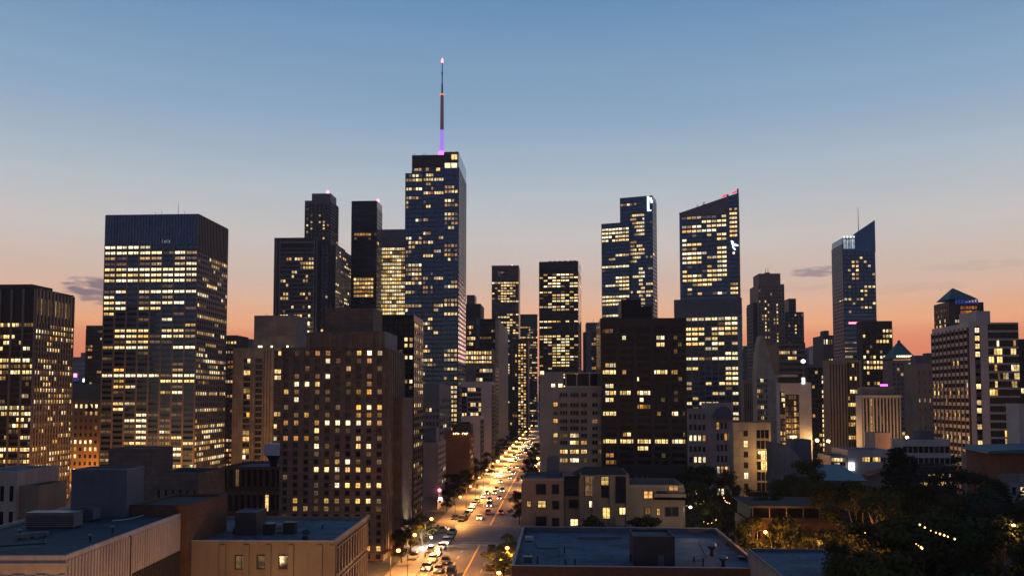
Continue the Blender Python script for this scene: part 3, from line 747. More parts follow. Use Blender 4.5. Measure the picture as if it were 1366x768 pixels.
b.grid('F', 0, b.z(516), 2, 16, rnd(149, .2), u0=b.u(616), u1=b.u(623), pier=.3, span=.4, proud=.1, pmat=M['white_conc'], smat=M['white_conc'])
b.grid('R', 0, b.top - 2, 8, 20, rnd(150, .4, .3, '#+o'), pier=.3, span=.45, pmat=M['bronze'], smat=M['bronze']); b.done()
b = Bld('concrete_block', 'grey concrete block with a dark recessed corner, behind the tall white slab', 610, 660, 484, 640, dep(660, 665, 640))
b.core(M['grey_conc']); b.grid('F', b.z(515), b.z(491), 5, 4, pat(['.+##+', '.....', '+#...', '.#+..']), u0=b.u(635), u1=b.u(657), pier=.1, span=.3, proud=.04, pmat=M['black_metal'], smat=M['black_metal'], win='win_black')
b.grid('R', 0, b.top - 3, 8, 22, rnd(151, .4, .3, '#+o'), pier=.3, span=.45, pmat=M['bronze'], smat=M['bronze']); b.done()
b = Bld('office_block', 'golden-lit office block with every window bright, above the grey concrete block', 618, 656, 464, 720, 40, maxwin=80)
b.core(M['dark_stone']); b.grid('F', b.z(500), b.z(467), 11, 5, lambda i, j, n: '#' if (i + j * 3) % 7 else '+', pier=.25, span=.35, proud=.2, pmat=M['bronze'], smat=M['bronze']); b.done()
b = Bld('curved_slab', 'dark glass slab with a long plain beige flank running along the street', 640, 665, 425, 770, 150, maxwin=80)
b.core(M['glass_black'], u1=b.w - 3, para=.5); b.core(M['beige'], u0=b.w - 3, u1=b.w, key='flank', para=.5)
b.grid('F', 0, b.z(430), 8, 36, rnd(152, .1, .5, '-+'), u1=b.w - 3.2, pier=.15, span=.35, proud=.1, pmat=M['black_metal'], smat=M['black_metal'], win='win_black'); b.done()
b = Bld('office_tower', 'small tower with black cap and gold windows beside a blue-grey cap', 620, 641, 405, 830, 40, maxwin=80)
b.core(M['dark_stone']); b.core(M['blue_grey'], b.z(392), b.w * .08, b.w * .6, 6, 24, b.top - 1, key='cap', para=.2)
b.box('black_band', M['black_metal'], -.2, b.w + .2, -.3, 0, b.z(422), b.top); b.grid('F', 0, b.z(425), 5, 22, pat(['.....', '.-#+.', '..+..', '.####', '.-##.'], rnd(153, .5, .4)), u1=b.w * .68, pier=.15, span=.45, proud=.15, pmat=M['bronze'], smat=M['bronze'])
b.box('pale_pier', M['grey_conc'], b.w * .72, b.w, -.4, 0, 0, b.z(424)); b.done()
b = Bld('brown_tower', 'brown square tower standing over the far end of the street, lit in its middle rows', 656, 692, 354, 1050, 40)
b.core(M['bronze'])
P15 = ['.........', '..-+.....', '..-......', '.........', '.........', '#+##w####', '...####+.', '.+.##.#..', '..####+#.', '#..####-.', '..+##.#+.', '+.####...', '...##w###', '.........', '.........', '.........', '.........', '.....+#-#', '..+###...', '.-....#..', '...#####.', '.....##.+', '...+##..-', '....##.#.', '....#w.##']
b.grid('F', 0, b.z(358), 9, 62, pat(P15, rnd(154, .22)), pier=.15, span=.45, proud=.25, pmat=M['bronze'], smat=M['bronze'])
beacon(b, b.u(683), 4, b.top, .8, 'white_glow'); b.done()
b = Bld('ribbed_building', 'dark pier-fronted block with one full column of lit windows near the street end', 680, 704, 452, 960, 60, maxwin=90)
b.core(M['dark_stone'])
b.grid('F', 0, b.z(458), 3, 34, pat(['+##'], lambda i, j, n: '#+#o'[(i * 5 + j) % 4] if (i * 3 + j) % 5 else '.'), u0=b.u(691), u1=b.u(702), pier=.25, span=.4, proud=.2, pmat=M['bronze'], smat=M['bronze'])
b.grid('F', 0, b.z(458), 3, 34, rnd(156, .05), u1=b.u(690), pier=.3, span=.1, proud=.3, pmat=M['bronze'], smat=M['bronze']); b.done()
b = Bld('black_tower', 'black flat-topped tower speckled with fine lights, just west of the green-black tower', 694, 717, 419, 1250, 40)
b.core(M['glass_black']); b.box('black_band', M['black_metal'], 0, b.w, -.2, 0, b.z(434), b.top)
b.grid('F', 0, b.z(435), 12, 40, rnd(157, .33, .3, '+-#'), pier=.2, span=.45, proud=.2, pmat=M['black_metal'], smat=M['black_metal'], win='win_black'); b.done()

# ------------------------------------------------------------------ middle of the skyline
b = Bld('black_tower', 'green-black glass tower with rows of office lights, alone above the white apartments', 719, 771, 349, 800, 36, rot=-6)
b.core(M['glass_black'])
P17 = ['.........', '.........', '.........', '.........', '.+.-###+.', '+.##.#+##', '.#.####..', '..###..##', '.#+##+.##', '.........', '#++..-.+.', '.-.####.#', '-..++#.##', '...####+#', '..#...+..', '#+##+#.+.', '...++++.#', '.........', '.........', '.........', '####+.#.#', '.........', '##+......', '.........', '.........', '#####.#.#', '##+.####.', '.##..##..', '..++###.#', '.-.###.+.', '...###+..', '..+##.#..', '-..#####+', '...+.###.', '...####..', '+..####..', '..#......', '.........']
b.grid('F', 0, b.z(350), 9, 62, pat(bright(P17, 8), rnd(171, .3)), pier=.12, span=.5, proud=.1, pmat=M['black_metal'], smat=M['black_metal'], win='win_black')
b.grid('R', 0, b.top - 10, 6, 50, rnd(172, .02), pier=.2, span=.4, proud=.2, pmat=M['bronze'], smat=M['bronze'], win='win_black')
m = MB()
for x in (732, 738, 745, 752, 760, 765): m.box(b.u(x), b.u(x) + 2.5, 4, 7, b.top - .8, b.top + 1.2)
b.part('roof_units', M['dark_metal'], m); b.done()
b = Bld('distant_tower', 'small slate tower half hidden between the green-black tower and the black office block', 782, 806, 430, 900, 30, maxwin=60)
b.core(M['grey_metal']); b.box('black_band', M['blue_grey'], 0, b.w, -.2, 0, b.z(441), b.top); b.grid('F', 0, b.z(443), 4, 22, rnd(173, .4, .3, '#+o'), u0=b.w * .28, u1=b.w * .8, pier=.2, span=.45, pmat=M['dark_stone'], smat=M['dark_stone']); mast(b, b.w * .4, 5, b.top, 4, .3)
b.core(M['dark_stone'], b.z(443), -3, 0, 2, 24, key='west_shoulder', para=.2); b.done()

b = Bld('apartment_block', 'pale stucco apartment block with terrace frames on top, beside the bright street', 720, 800, 496, 318, 24)
uu = lambda x: b.u(x, 540)
b.core(M['pale_stucco'], z1=b.z(517), para=.7)
b.core(M['pale_stucco'], z1=b.z(496), u0=0, u1=uu(752), v0=.0, v1=16, z0=b.z(518), key='upper_block', para=.5)
fr = b.mb('terrace_frame', M['white_conc']); zA, zB = b.z(517), b.z(496.5)
fr.box(uu(752), b.w, -.1, .25, zB - .45, zB)
for x in (755, 769.5, 786.5, 799.4): fr.box(uu(x) - .2, uu(x) + .2, -.1, .25, zA, zB - .4)
b.box('terrace_rooms', M['glass_black'], uu(754), b.w - .3, 3.2, 12, zA, zB - .5); b.box('terrace_rail', M['white_conc'], uu(754), b.w, -.15, .02, zA, b.z(514.5))
for xr, yr, ch in ((738, 514, '#'), (747.5, 514, '#'), (741, 539, '#'), (741, 551, '.'), (741, 561, '#'), (741, 580, '#'), (741, 590, '-'), (723, 497, 'w')):
    b.pane(xr - 2.7, yr - 2.4, xr + 2.7, yr + 2.4, ch, trim=M['pale_stucco'])
for r, y in enumerate((526.5, 540, 550.5, 561.5, 571, 580.5, 590, 602, 613.5)):
    for c, (xa, xb) in enumerate(((747, 757), (760.5, 772), (775, 783), (790, 797))):
        ch = {(5, 1): '#', (6, 1): '#', (6, 2): '+', (7, 0): '#', (7, 1): '#', (7, 2): '#', (8, 0): '+', (8, 1): 'w', (8, 2): '-', (5, 0): '-', (3, 3): 'o'}.get((r, c), '.')
        n = 2 if xb - xa < 9 else 3
        for k in range(n):
            w = (xb - xa) / n
            b.pane(xa + k * w + .15, y - 2.5, xa + (k + 1) * w - .15, y + 2.5, ch, win='win_black', trim=M['pale_stucco'])
b.grid('F', b.z(532), b.z(524), 1, 1, lambda i, j, n: '.', u0=uu(746), u1=uu(748), pier=.1, span=.1)
b.done()

b = Bld('office_block', 'black-brown office block of wide window bays with one fully lit floor', 801, 915, 425, 272, 30)
uu = lambda x: b.u(x, 500)
b.core(M['glass_black'], z1=b.z(425), para=.8)
b.box('crown', M['dark_stone'], -.1, b.w + .1, -.5, 0, b.z(437), b.z(425) - .05)
b.core(M['black_metal'], b.z(398), uu(831), uu(858), 5, 20, b.top - 1, key='penthouse', para=.2); b.core(M['black_metal'], b.z(407), uu(858), uu(873), 6, 18, b.top - 1, key='plant_room', para=.2)
D = '....'
P20 = [('-r-.', D, D, D, D), (D, '.w..', D, '.ww.', '.-..'), (D, D, D, '.##.', '..-.'), (D, D, D, D, '.-..'), (D, D, D, D, D), ('.+##', D, D, D, D), ('####', '.o..', D, '####', 'oo..'), (D, D, 'w...', D, '..-.'), ('.##.', D, D, D, D), ('.###', '###.', '+www', D, '.-..'), ('.##.', D, '.w..', '..-.', '.-..'), (D, D, 'oooo', D, D), ('####', D, D, '.+..', '+w.-'), (D,) * 5, (D,) * 5, (D, '.+#.', D, D, '...-'), ('####',) * 5, (D, D, '###.', D, D), ('.oo.', D, D, '..-.', D), ('.oo-', D, D, D, D)]
b.grid('F', b.z(620), b.z(437.5), 20, 20, pat([''.join(r) for r in P20]), pier=.95, span=.44, proud=.45, pmat=M['dark_stone'], smat=M['dark_stone'], every=4, inset=.1, win='win_black', sproud=.3)
b.box('base_wall', M['dark_stone'], 0, b.w, -.4, 0, 0, b.z(620))
b.done()

# twin-volume glass tower with white corner sign
b = Bld('glass_tower', 'two-step blue glass tower with a white illuminated emblem at its top corner', 803, 868, 268, 650, 17, rot=-17)
W = b.w
b.core(M['glass_blue'], z1=b.z(268), u0=W * .36, para=.6); b.core(M['glass_blue'], z1=b.z(301), u0=0, u1=W * .56, v0=-2.5, v1=14, key='west_volume', para=.5)
PW = ['........', '########', '########', '###.####', '##.#####', '........', '........', '........', '....####', '..++....', '........', '########', '-.......', '........', '....####', '....####', '-#######', '.....###', '........', '########', '#######.', '#####+..', '........', '........', '+####...', '+++##...']
b.grid('F', b.z(430), b.z(302), 8, 26, pat(bright(PW, 2)), u0=.3, u1=W * .55, at=-2.5, pier=.1, span=.48, proud=.1, pmat=M['mullion_blue'], smat=M['mullion_blue'], win='win_blue')
PE = ['.......', '+.+....', '.......', '.......', '-######', '+++...#', '.++####', '..#####', '...####', '..++###', '.......', '+++....', '++.###.', '+##.###', '#######', '.####..', '###....', '.......', '....##.', '....###', '.######', '....##.', '....##.', '.....##', '#..####', '....##.', '.....##', '....###', '.....#.', '....###', '########', '...####']
b.grid('F', b.z(430), b.z(270), 7, 32, pat(bright(PE, 3)), u0=W * .565, u1=W * .84, pier=.1, span=.48, proud=.1, pmat=M['mullion_blue'], smat=M['mullion_blue'], win='win_blue')
b.grid('F', b.z(300), b.z(270), 3, 6, pat(['...', '+-#', '...']), u0=W * .37, u1=W * .56, pier=.1, span=.48, proud=.1, pmat=M['mullion_blue'], smat=M['mullion_blue'], win='win_blue')
b.grid('F', b.z(430), b.z(290), 3, 28, pat(['...', '...', '..-', '...', '...', '...', '...', '...', '...', '...', '...', '+.+', '...', '...', '.++', '...', '...', '...', '###', '...', '###'], rnd(211, .2)), u0=W * .86, u1=W - .2, pier=.1, span=.48, proud=.1, pmat=M['mullion_blue'], smat=M['mullion_blue'], win='win_blue')
b.grid('R', b.z(430), b.z(272), 4, 32, rnd(212, .03), pier=.15, span=.4, proud=.2, pmat=M['grey_metal'], smat=M['grey_metal'], win='win_blue')
sg = b.mb('emblem', M['white_glow']); z1, z0 = b.z(269), b.z(288); u = W * .9
sg.box(u, u + 1.6, -.9, -.4, z0, z1); sg.box(u + 1.7, u + 3.6, -.9, -.4, z1 - 3.2, z1 - 1.2); sg.box(u + 2.8, u + 4.4, -.9, -.4, z1 - 5.4, z1 - 3.3); sg.box(u + 1.0, u + 3.2, -.9, -.4, z0, z0 + .7)
b.done()

# slanted-roof tower
b = Bld('glass_tower', 'glass tower with sharply slanted roof, red edge lights and a white bird emblem', 907, 981, 286, 600, 24, rot=-13)
W, D = b.w, b.depth
zl, zr = b.z(287), b.z(262)
w_ = b.mb('walls', M['glass_blue']); w_.hexa([(0, 0, 0), (W, 0, 0), (W, D, 0), (0, D, 0), (0, 0, zl), (W, 0, zr - 2), (W, D, zr), (0, D, zl + 1)])
zl2 = b.z(292)
cr = b.mb('crown', M['grey_metal']); cr.hexa([(-.1, -.4, zl2), (W * .8, -.4, zl2), (W * .8, .01, zl2), (-.1, .01, zl2), (-.1, -.4, zl), (W * .8, -.4, zl + (zr - 2 - zl) * .8), (W * .8, .01, zl + (zr - 2 - zl) * .8), (-.1, .01, zl)])
pr = b.mb('piers', M['grey_metal']); pr.box(W * .81, W * .845, -.9, 0, 0, zr - 3); pr.box(W * .985, W + .5, -.9, D, 0, zr + .8); pr.box(-.4, .1, -.6, D, 0, zl + .3)
PU = ['-+++---.#', '....#####', '++##.####', '#######..', '..-..#.##', 'w......##', '####.....', '+-+....##', '####+..##', '####.+###', '####...##', '.-...+.##', '#...-####', '####.####', '########.', '..+###...', '.#.......', '.-.#..-#-', '.........']
b.grid('F', b.z(403), b.z(291.5), 9, 19, pat(bright(PU, 5)), u0=W * .03, u1=W * .8, pier=.1, span=.48, proud=.1, pmat=M['mullion_blue'], smat=M['mullion_blue'], win='win_blue')
PS = ['...', '...', '+.+', '###', '###', '###', '###', '###', '###', '...', '...', '...', '.w.', '...', '...', '...', '...', '...', '...', '+++', '###', '###', '...']
b.grid('F', b.z(403), b.z(272), 3, 23, pat(bright(PS, 6)), u0=W * .85, u1=W * .98, pier=.1, span=.48, proud=.1, pmat=M['mullion_blue'], smat=M['mullion_blue'], win='win_blue')
PL = ['#########', '......-##', '####.####', '####.####', '###.##...', '####.##.#', '....##...', '.......##', '.##+-####', '.........', '###....##', '.......##', '-......##', '.+..#.###', '.+.....-.', '#....##.#', '..#......', '##.###..#', '..-..-...', '++.....##', '+.-....##']
bz1 = b.z(402)
b.core(M['glass_blue'], z1=bz1, u0=-4.5, u1=W + 1.6, v0=-4.5, v1=D, key='podium', para=.6)
b.box('podium_band', M['blue_grey'], -4.6, W + 1.7, -4.75, -4.5, b.z(424), bz1 - .1)
b.grid('F', 0, b.z(425), 9, 29, pat(bright(PL, 7), rnd(221, .3)), u0=-1.5, u1=W * .97, at=-4.5, pier=.1, span=.46, proud=.16, pmat=M['mullion_blue'], smat=M['mullion_blue'])
b.grid('R', 0, b.z(290), 4, 44, rnd(222, .02), at=W + .5, pier=.3, span=.3, proud=.1, pmat=M['grey_metal'], smat=M['grey_metal'], win='win_blue')
for f in (.78, .95):
    m = MB(); z = zl + (zr - 2 - zl) * f; m.hexa([(W * (f - .05), -.6, z), (W * (f + .05), -.6, z + 1.2), (W * (f + .05), .2, z + 1.2), (W * (f - .05), .2, z), (W * (f - .05), -.6, z + 1.1), (W * (f + .05), -.6, z + 2.3), (W * (f + .05), .2, z + 2.3), (W * (f - .05), .2, z + 1.1)])
    b.part('red_edge_light', M['red_edge'], m)
sg = b.mb('emblem', M['white_glow']); uz = (W * .87, b.z(334))
for pts in (((0, 4), (1.6, 3.4), (2.6, .4), (1.4, -.6), (.5, 1.5)), ((1.6, 1.8), (5, .6), (5.2, -.3), (1.8, .2)), ((1.4, -.2), (3.4, -2.6), (2.6, -3.2), (.9, -1.0))):
    sg.poly([(uz[0] + x, -1.2, uz[1] + z) for x, z in pts]); sg.poly([(uz[0] + x, -1.0, uz[1] + z) for x, z in reversed(pts)])
    for k in range(len(pts)):
        a, c = pts[k], pts[(k + 1) % len(pts)]; sg.quad((uz[0] + a[0], -1.2, uz[1] + a[1]), (uz[0] + a[0], -1.0, uz[1] + a[1]), (uz[0] + c[0], -1.0, uz[1] + c[1]), (uz[0] + c[0], -1.2, uz[1] + c[1]))
for f in (.3, .4, .42): mast(b, W * f, 3, zl + (zr - zl) * f, 2, .35, 'vent')
b.done()

# ------------------------------------------------------------------ east skyline
b = Bld('apartment_tower', 'tall tan art-deco apartment tower with setbacks and a double lantern top', 1011, 1046, 379, 800, 34)
uu = lambda x: b.u(x, 420)
b.core(M['tan_stucco'], para=.6); b.core(M['tan_stucco'], b.z(367), uu(1014), uu(1043), 3, 26, b.top - 1, key='upper_block', para=.5); b.core(M['bronze'], b.z(365), uu(1024), uu(1030), 6, 18, b.z(368), key='lantern', para=.2)
b.core(M['dark_stone'], b.z(405), uu(1006), uu(1012), 4, 30, key='west_wing', para=.4)
b.grid('F', 0, b.z(383), 9, 44, lambda i, j, n: ('#' if rs.random() < .8 else '+') if j in (2, 6) and i > 3 and rs.random() < .62 else ('+' if rs.random() < .1 else '.'), pier=.5, span=.45, proud=.3, pmat=M['tan_stucco'], smat=M['tan_stucco'])
b.grid('L', 0, b.z(408), 6, 38, rnd(231, .04), at=uu(1006), u0=4, u1=30, pier=.2, span=.5, proud=.5, pmat=M['dark_stone'], smat=M['tan_stucco'])
for x in (1025.5, 1029): mast(b, uu(x), 10, b.z(365), 5, .3)
b.done()
b = Bld('apartment_tower', 'shorter tan tower with a square turret, leaning against the art-deco tower', 1046, 1072, 416, 860, 30)
uu = lambda x: b.u(x, 440)
b.core(M['bronze'], para=.5); b.core(M['bronze'], b.z(400), uu(1054), uu(1064), 4, 20, b.top - 1, key='turret', para=.4)
b.grid('F', 0, b.z(420), 6, 36, lambda i, j, n: ('#' if rs.random() < .5 else '+') if j in (1, 3) and rs.random() < .5 else ('-' if rs.random() < .1 else '.'), pier=.45, span=.45, proud=.3, pmat=M['bronze'], smat=M['bronze']); b.done()
b = Bld('office_block', 'striped low-rise with dark window bands and one gold strip, under the tan towers', 1039, 1074, 457, 620, 40)
b.core(M['bronze']); b.grid('F', 0, b.z(460), 12, 20, pat(['............', '+##++.++....', '....####....', '............'], rnd(241, .08)), pier=.06, span=.5, proud=.4, pmat=M['bronze'], smat=M['tan_stucco'], win='win_black'); b.done()

b = Bld('slab_building', 'plain beige slab with a tapering curved top and warm light washing its foot', 1024, 1040, 476, 430, 26)
uu = lambda x: b.u(x, 500)
sl = b.mb('walls', M['beige']); pr_ = [(1024, 500), (1040, 503), (1034, 499), (1030, 492), (1027, 476), (1023, 460), (1019, 449), (1016, 449), (1013, 460), (1011, 478), (1009, 500)]
p0 = [(uu(x), b.z(y)) for x, y in pr_]; zB = 0
outl = [(uu(1009), 0), (uu(1040), 0)] + p0[1:]
sl.poly([(u, 0, z) for u, z in outl]); sl.poly([(u, 9, z) for u, z in reversed(outl)])
for k in range(len(outl)):
    a, c = outl[k], outl[(k + 1) % len(outl)]; sl.quad((a[0], 0, a[1]), (a[0], 9, a[1]), (c[0], 9, c[1]), (c[0], 0, c[1]))
b.grid('F', 0, b.z(504), 6, 20, rnd(251, .3, .3, '+-#'), u0=uu(1009.5), u1=uu(1023), pier=.35, span=.4, proud=.2, pmat=M['beige'], smat=M['beige']); b.done()
b = Bld('ribbed_building', 'small fluted tan building beside the plain beige slab', 992, 1009, 506, 520, 9, maxwin=20)
b.core(M['tan_stucco']); b.grid('F', 0, b.top - 2, 7, 1, lambda i, j, n: '.', pier=.5, span=.02, proud=.6, pmat=M['tan_stucco'], dark=True, win='win_black'); b.done()
b = Bld('apartment_block', 'white mid-rise with a gold glass stair column and a blank pale end pier', 1041, 1082, 510, 400, 8)
uu = lambda x: b.u(x, 540)
b.core(M['white_conc'], para=.6)
b.box('roof_canopy', M['white_conc'], uu(1042), uu(1064), -1.2, 6, b.z(503), b.z(500)); b.box('dark_storey', M['glass_black'], uu(1042), uu(1068), -.2, 5, b.z(511), b.z(503))
b.grid('F', 0, b.z(522), 3, 18, rnd(252, .5, .2, '+#-'), u0=uu(1040.5), u1=uu(1047), pier=.15, span=.35, proud=.08, pmat=M['black_metal'], smat=M['black_metal'], win='win_black')
b.grid('F', 0, b.z(526), 5, 17, lambda i, j, n: '+' if j == 3 and rs.random() < .75 else ('-' if rs.random() < .35 else '.'), u0=uu(1048), u1=uu(1066), pier=.2, span=.3, proud=.15, pmat=M['white_conc'], smat=M['white_conc'])
m = MB(); m.lathe([(.3, 0), (1.1, .6), (1.1, 1.4), (.3, 2)], uu(1075), 3, 10); m.v = [(x, y, z + b.z(485)) for x, y, z in m.v]; b.part('roof_lamp', M['white_glow'], m); mast(b, uu(1075), 3, b.top, b.z(485) - b.top + .3, .2, 'lamp_mast')
m = MB(); m.box(uu(1070), uu(1074), -.6, -.2, b.z(512), b.z(504)); b.part('lit_sign', M['white_glow'], m)
b.done()
b = Bld('office_block', 'dark glass block with one lit window column, behind the white mid-rise', 1078, 1104, 490, 480, 9)
b.core(M['glass_black']); b.grid('F', 0, b.z(494), 6, 22, lambda i, j, n: '#' if j == 4 and rs.random() < .7 else ('+' if rs.random() < .08 else '.'), pier=.2, span=.4, proud=.15, pmat=M['dark_stone'], smat=M['dark_stone'], win='win_black'); b.done()
b = Bld('apartment_block', 'brown brick tower with fluted piers and a tall column of orange windows', 1105, 1149, 480, 425, 9)
uu = lambda x: b.u(x, 540)
b.core(M['tan_stucco']); b.grid('F', 0, b.top - 2, 6, 1, lambda i, j, n: '.', u0=0, u1=uu(1130), pier=.55, span=.01, proud=.7, pmat=M['tan_stucco'], win='win_black')
b.grid('F', 0, b.z(484), 5, 19, pat(['..#..', '.....', '.#.#.', '.....', '.####', '+....', '####+', '.....', '.+##.', '+#+..', '.....', '#+#+.', '.....', '+###.', '####+', '.....'], rnd(253, .4)), u0=uu(1131), u1=uu(1147), pier=.2, span=.45, proud=.2, pmat=M['bronze'], smat=M['bronze'], win='win_black'); b.done()

# fin tower
b = Bld('fin_tower', 'blue glass tower with a raised pointed fin, lit crown and thin antenna', 1124, 1167, 322, 750, 29)
uu = lambda x: b.u(x, 380)
b.core(M['glass_blue'], z1=b.z(340), para=.5)
b.core(M['glass_blue'], z1=b.z(322), u0=0, u1=uu(1150), v0=0, v1=29, z0=b.z(341), key='upper_block', para=.4)
fn = b.mb('fin', M['glass_blue']); z0, zl, zr = b.z(341), b.z(317), b.z(299.5); ua, ub = uu(1141), b.w
fn.hexa([(ua, -1.2, z0), (ub, -1.2, z0), (ub, 3, z0), (ua, 3, z0), (ua, -1.2, zl), (ub, -1.2, zr), (ub, 3, zr), (ua, 3, zl)])
b.grid('F', b.z(421), b.z(340), 8, 15, pat(['........', '....#...', '..#+.#..', '..##..#.', '.+.#....', '..#+...+', '..##....', '........', '.+...###', '....##..', '.....#..', '##.+#...', '..+....#', '....+##.', '.+......'], rnd(271, .2)), pier=.3, span=.5, proud=.12, pmat=M['mullion_blue'], smat=M['mullion_blue'], win='win_blue')
b.grid('F', b.z(337), b.z(323), 11, 1, lambda i, j, n: 'c', u0=.6, u1=uu(1150), pier=.35, span=.1, proud=.25, pmat=M['steel'], win='win_blue')
b.grid('F', b.z(480), b.z(424), 1, 9, lambda i, j, n: '.', pier=.0, span=.5, proud=.5, smat=M['grey_metal'], win='win_blue')
b.grid('F', b.z(480), b.z(456), 8, 3, rnd(272, .4, .2), pier=.1, span=.4, proud=.15, win='win_blue')
b.grid('L', b.z(500), b.z(330), 5, 36, rnd(273, .03), pier=.06, span=.72, proud=.5, pmat=M['pale_panel'], smat=M['pale_panel'], win='win_blue')
m = MB(); m.box(uu(1131), uu(1164), -.9, -.55, b.z(434), b.z(432)); b.part('light_strip', M['pink_glow'], m)
cw = b.mb('crown_lights', M['white_glow'])
for k in range(6): u = .8 + k * (uu(1150) - 1.4) / 5; cw.box(u, u + .9, -.4, -.1, b.z(322), b.z(320))
m = MB(); m.tube((uu(1149), 4, b.z(322)), (uu(1149), 4, b.z(281)), .4, .15, 6); b.part('antenna', M['steel'], m)
b.done()
b = Bld('office_block', 'red-black office block full of small orange windows, in front of the fin tower', 1150, 1190, 428, 560, 11)
b.core(M['dark_stone'], para=.4)
b.grid('F', 0, b.z(440), 9, 26, pat(['......###', '#.....###', '....####.', '..-......', '.+...+...', '#.+#.###.', '-#+######', '#########', '.#.......', '.........', '.+.+#.#..', '++.#.###.', '..##.#..#'], rnd(281, .3, .5, '+#o')), pier=.3, span=.45, proud=.2, pmat=M['dark_stone'], smat=M['dark_stone'], win='win_black'); b.done()
b = Bld('ribbed_building', 'white hall-like block with tall vertical ribs and an overhanging flat cap', 1149, 1200, 527, 365, 7)
uu = lambda x: b.u(x, 550)
b.core(M['white_conc'], para=.4); b.core(M['grey_conc'], b.z(516), uu(1152), uu(1196), 2, 6.5, b.top - .5, key='cap', para=.3); b.box('cornice', M['white_conc'], -.4, b.w + .4, -1.0, 0, b.z(530), b.top + .05)
b.grid('F', 0, b.z(531), 11, 12, lambda i, j, n: '+' if j == 2 and i < 6 else ('-' if rs.random() < .08 else '.'), u0=uu(1151), pier=.42, span=.1, proud=.7, pmat=M['white_conc'], smat=M['bronze'], sproud=.05, win='win_black')
m = MB(); m.box(uu(1181), uu(1190), 4, 5, b.z(515), b.z(512.5)); b.part('magenta_sign', M['magenta_glow'], m); b.done()
b = Bld('plain_shed', 'small blank pink-beige box in front of the white ribbed hall', 1167, 1187, 577, 320, 10, maxwin=5)
b.core(M['pale_stucco']); b.grid('F', 2, 6, 3, 1, lambda i, j, n: '.', pier=.5, span=.2); b.done()

b = Bld('pyramid_tower', 'grey-brown tower with blue pyramid roof and a row of roof-edge lights', 1190, 1226, 480, 520, 15)
uu = lambda x: b.u(x, 520)
b.core(M['tan_stucco'], para=.3)
py = b.mb('roof_pyramid', M['teal_roof']); bx = [(-.3, -.3), (uu(1223), -.3), (uu(1223), 15), (-.3, 15)]; zA = b.z(479); zB = b.z(458); c = (uu(1207), 7)
py.hexa([(x, y, zA) for x, y in bx] + [(c[0] + sx * .9, c[1] + sy * .9, zB) for sx, sy in ((-1, -1), (1, -1), (1, 1), (-1, 1))]); py.lathe([(1.1, zB), (.9, zB + 1.2), (.1, zB + 1.8)], c[0], c[1], 8)
m = MB(); [m.box(uu(x), uu(x) + .7, -.8, -.35, b.z(477.5), b.z(475.5)) for x in (1197, 1200, 1203, 1206, 1209, 1212, 1215)]; b.part('roof_lights', M['warm_glow'], m)
b.grid('F', 0, b.z(484), 6, 22, lambda i, j, n: ('#' if rs.random() < .8 else '+') if j == 4 and rs.random() < .7 else ('+' if rs.random() < .1 else '.'), u1=uu(1222), pier=.3, span=.45, proud=.2, pmat=M['grey_conc'], smat=M['grey_conc']); b.done()
b = Bld('slab_building', 'blank brown slab joining the blue pyramid tower to the white apartment tower', 1222, 1250, 484, 470, 16, maxwin=20)
b.core(M['tan_stucco']); b.core(M['blue_grey'], b.z(475), b.w * .1, b.w * .7, 3, 10, b.top - 1, key='plant_room', para=.2); b.grid('F', 0, b.top - 3, 4, 12, rnd(291, .05), pier=.75, span=.6, proud=.1, pmat=M['tan_stucco'], smat=M['tan_stucco']); b.done()

b = Bld('pyramid_tower', 'copper-green pyramid-roofed tower glowing red and blue under its eaves', 1266, 1312, 403, 520, 20)
uu = lambda x: b.u(x, 420)
b.core(M['bronze'], para=.3)
pm = b.mb('roof_pyramid', M['teal_roof']); zA = b.z(402.5); zB = b.z(386.5); c = (b.w * .32, 9)
pm.hexa([(.6, .6, zA), (b.w - 3, .6, zA), (b.w - 3, 19, zA), (.6, 19, zA)] + [(c[0] + sx * .4, c[1] + sy * .4, zB) for sx, sy in ((-1, -1), (1, -1), (1, 1), (-1, 1))])
m = MB(); [m.box(b.w * .18 + k * 1.8, b.w * .18 + k * 1.8 + 1.0, -.5, -.1, b.z(409), b.z(403.5)) for k in range(8)]; b.part('blue_lights', M['blue_glow'], m)
b.grid('F', b.z(440), b.z(411), 9, 5, pat(['.rrrrr.', '.rrorr.', '.#####.', '+#####+', '.#.+#..']), u0=b.w * .15, u1=b.w * .9, pier=.15, span=.35, proud=.2, pmat=M['bronze'], smat=M['bronze'], win='win_black')
b.grid('L', b.z(440), b.z(406), 9, 5, pat(['.........', '.-..-.r..', '..r.-....', '-..#..#..', '.#.#+.#..']), pier=.3, span=.4, proud=.3, pmat=M['grey_metal'], smat=M['bronze'], win='win'); b.done()

b = Bld('apartment_tower', 'big white concrete apartment tower with a gridded flank and dark glass front bay', 1292, 1358, 430, 335, 32)
uu = lambda x: b.u(x, 520)
b.core(M['white_conc'], para=.6)
b.core(M['white_conc'], b.z(417), uu(1312), uu(1331), 4, 18, b.top - .6, key='plant_room', para=.3)
b.grid('F', 0, b.z(438), 1, 23, lambda i, j, n: '#' if rs.random() < .72 else '.', u0=uu(1302), u1=uu(1309), pier=.1, span=.4, proud=.06, pmat=M['bronze'], smat=M['white_conc'])
b.grid('F', 0, b.z(434), 11, 23, pat(['.........', '.........', '..#....+.', '.###..##.', '#.##.....', '.+....###', '..-.+..##', '.#....##.', '##.......', '.........', '.........', '.........', '.........', '....##...', '....##...', '....ww...', '.......#.', '.........', '#..#.....', '.........', '...+..##.'], rnd(331, .3)), u0=uu(1320), pier=.08, span=.26, proud=.1, pmat=M['black_metal'], smat=M['black_metal'], win='win_black')
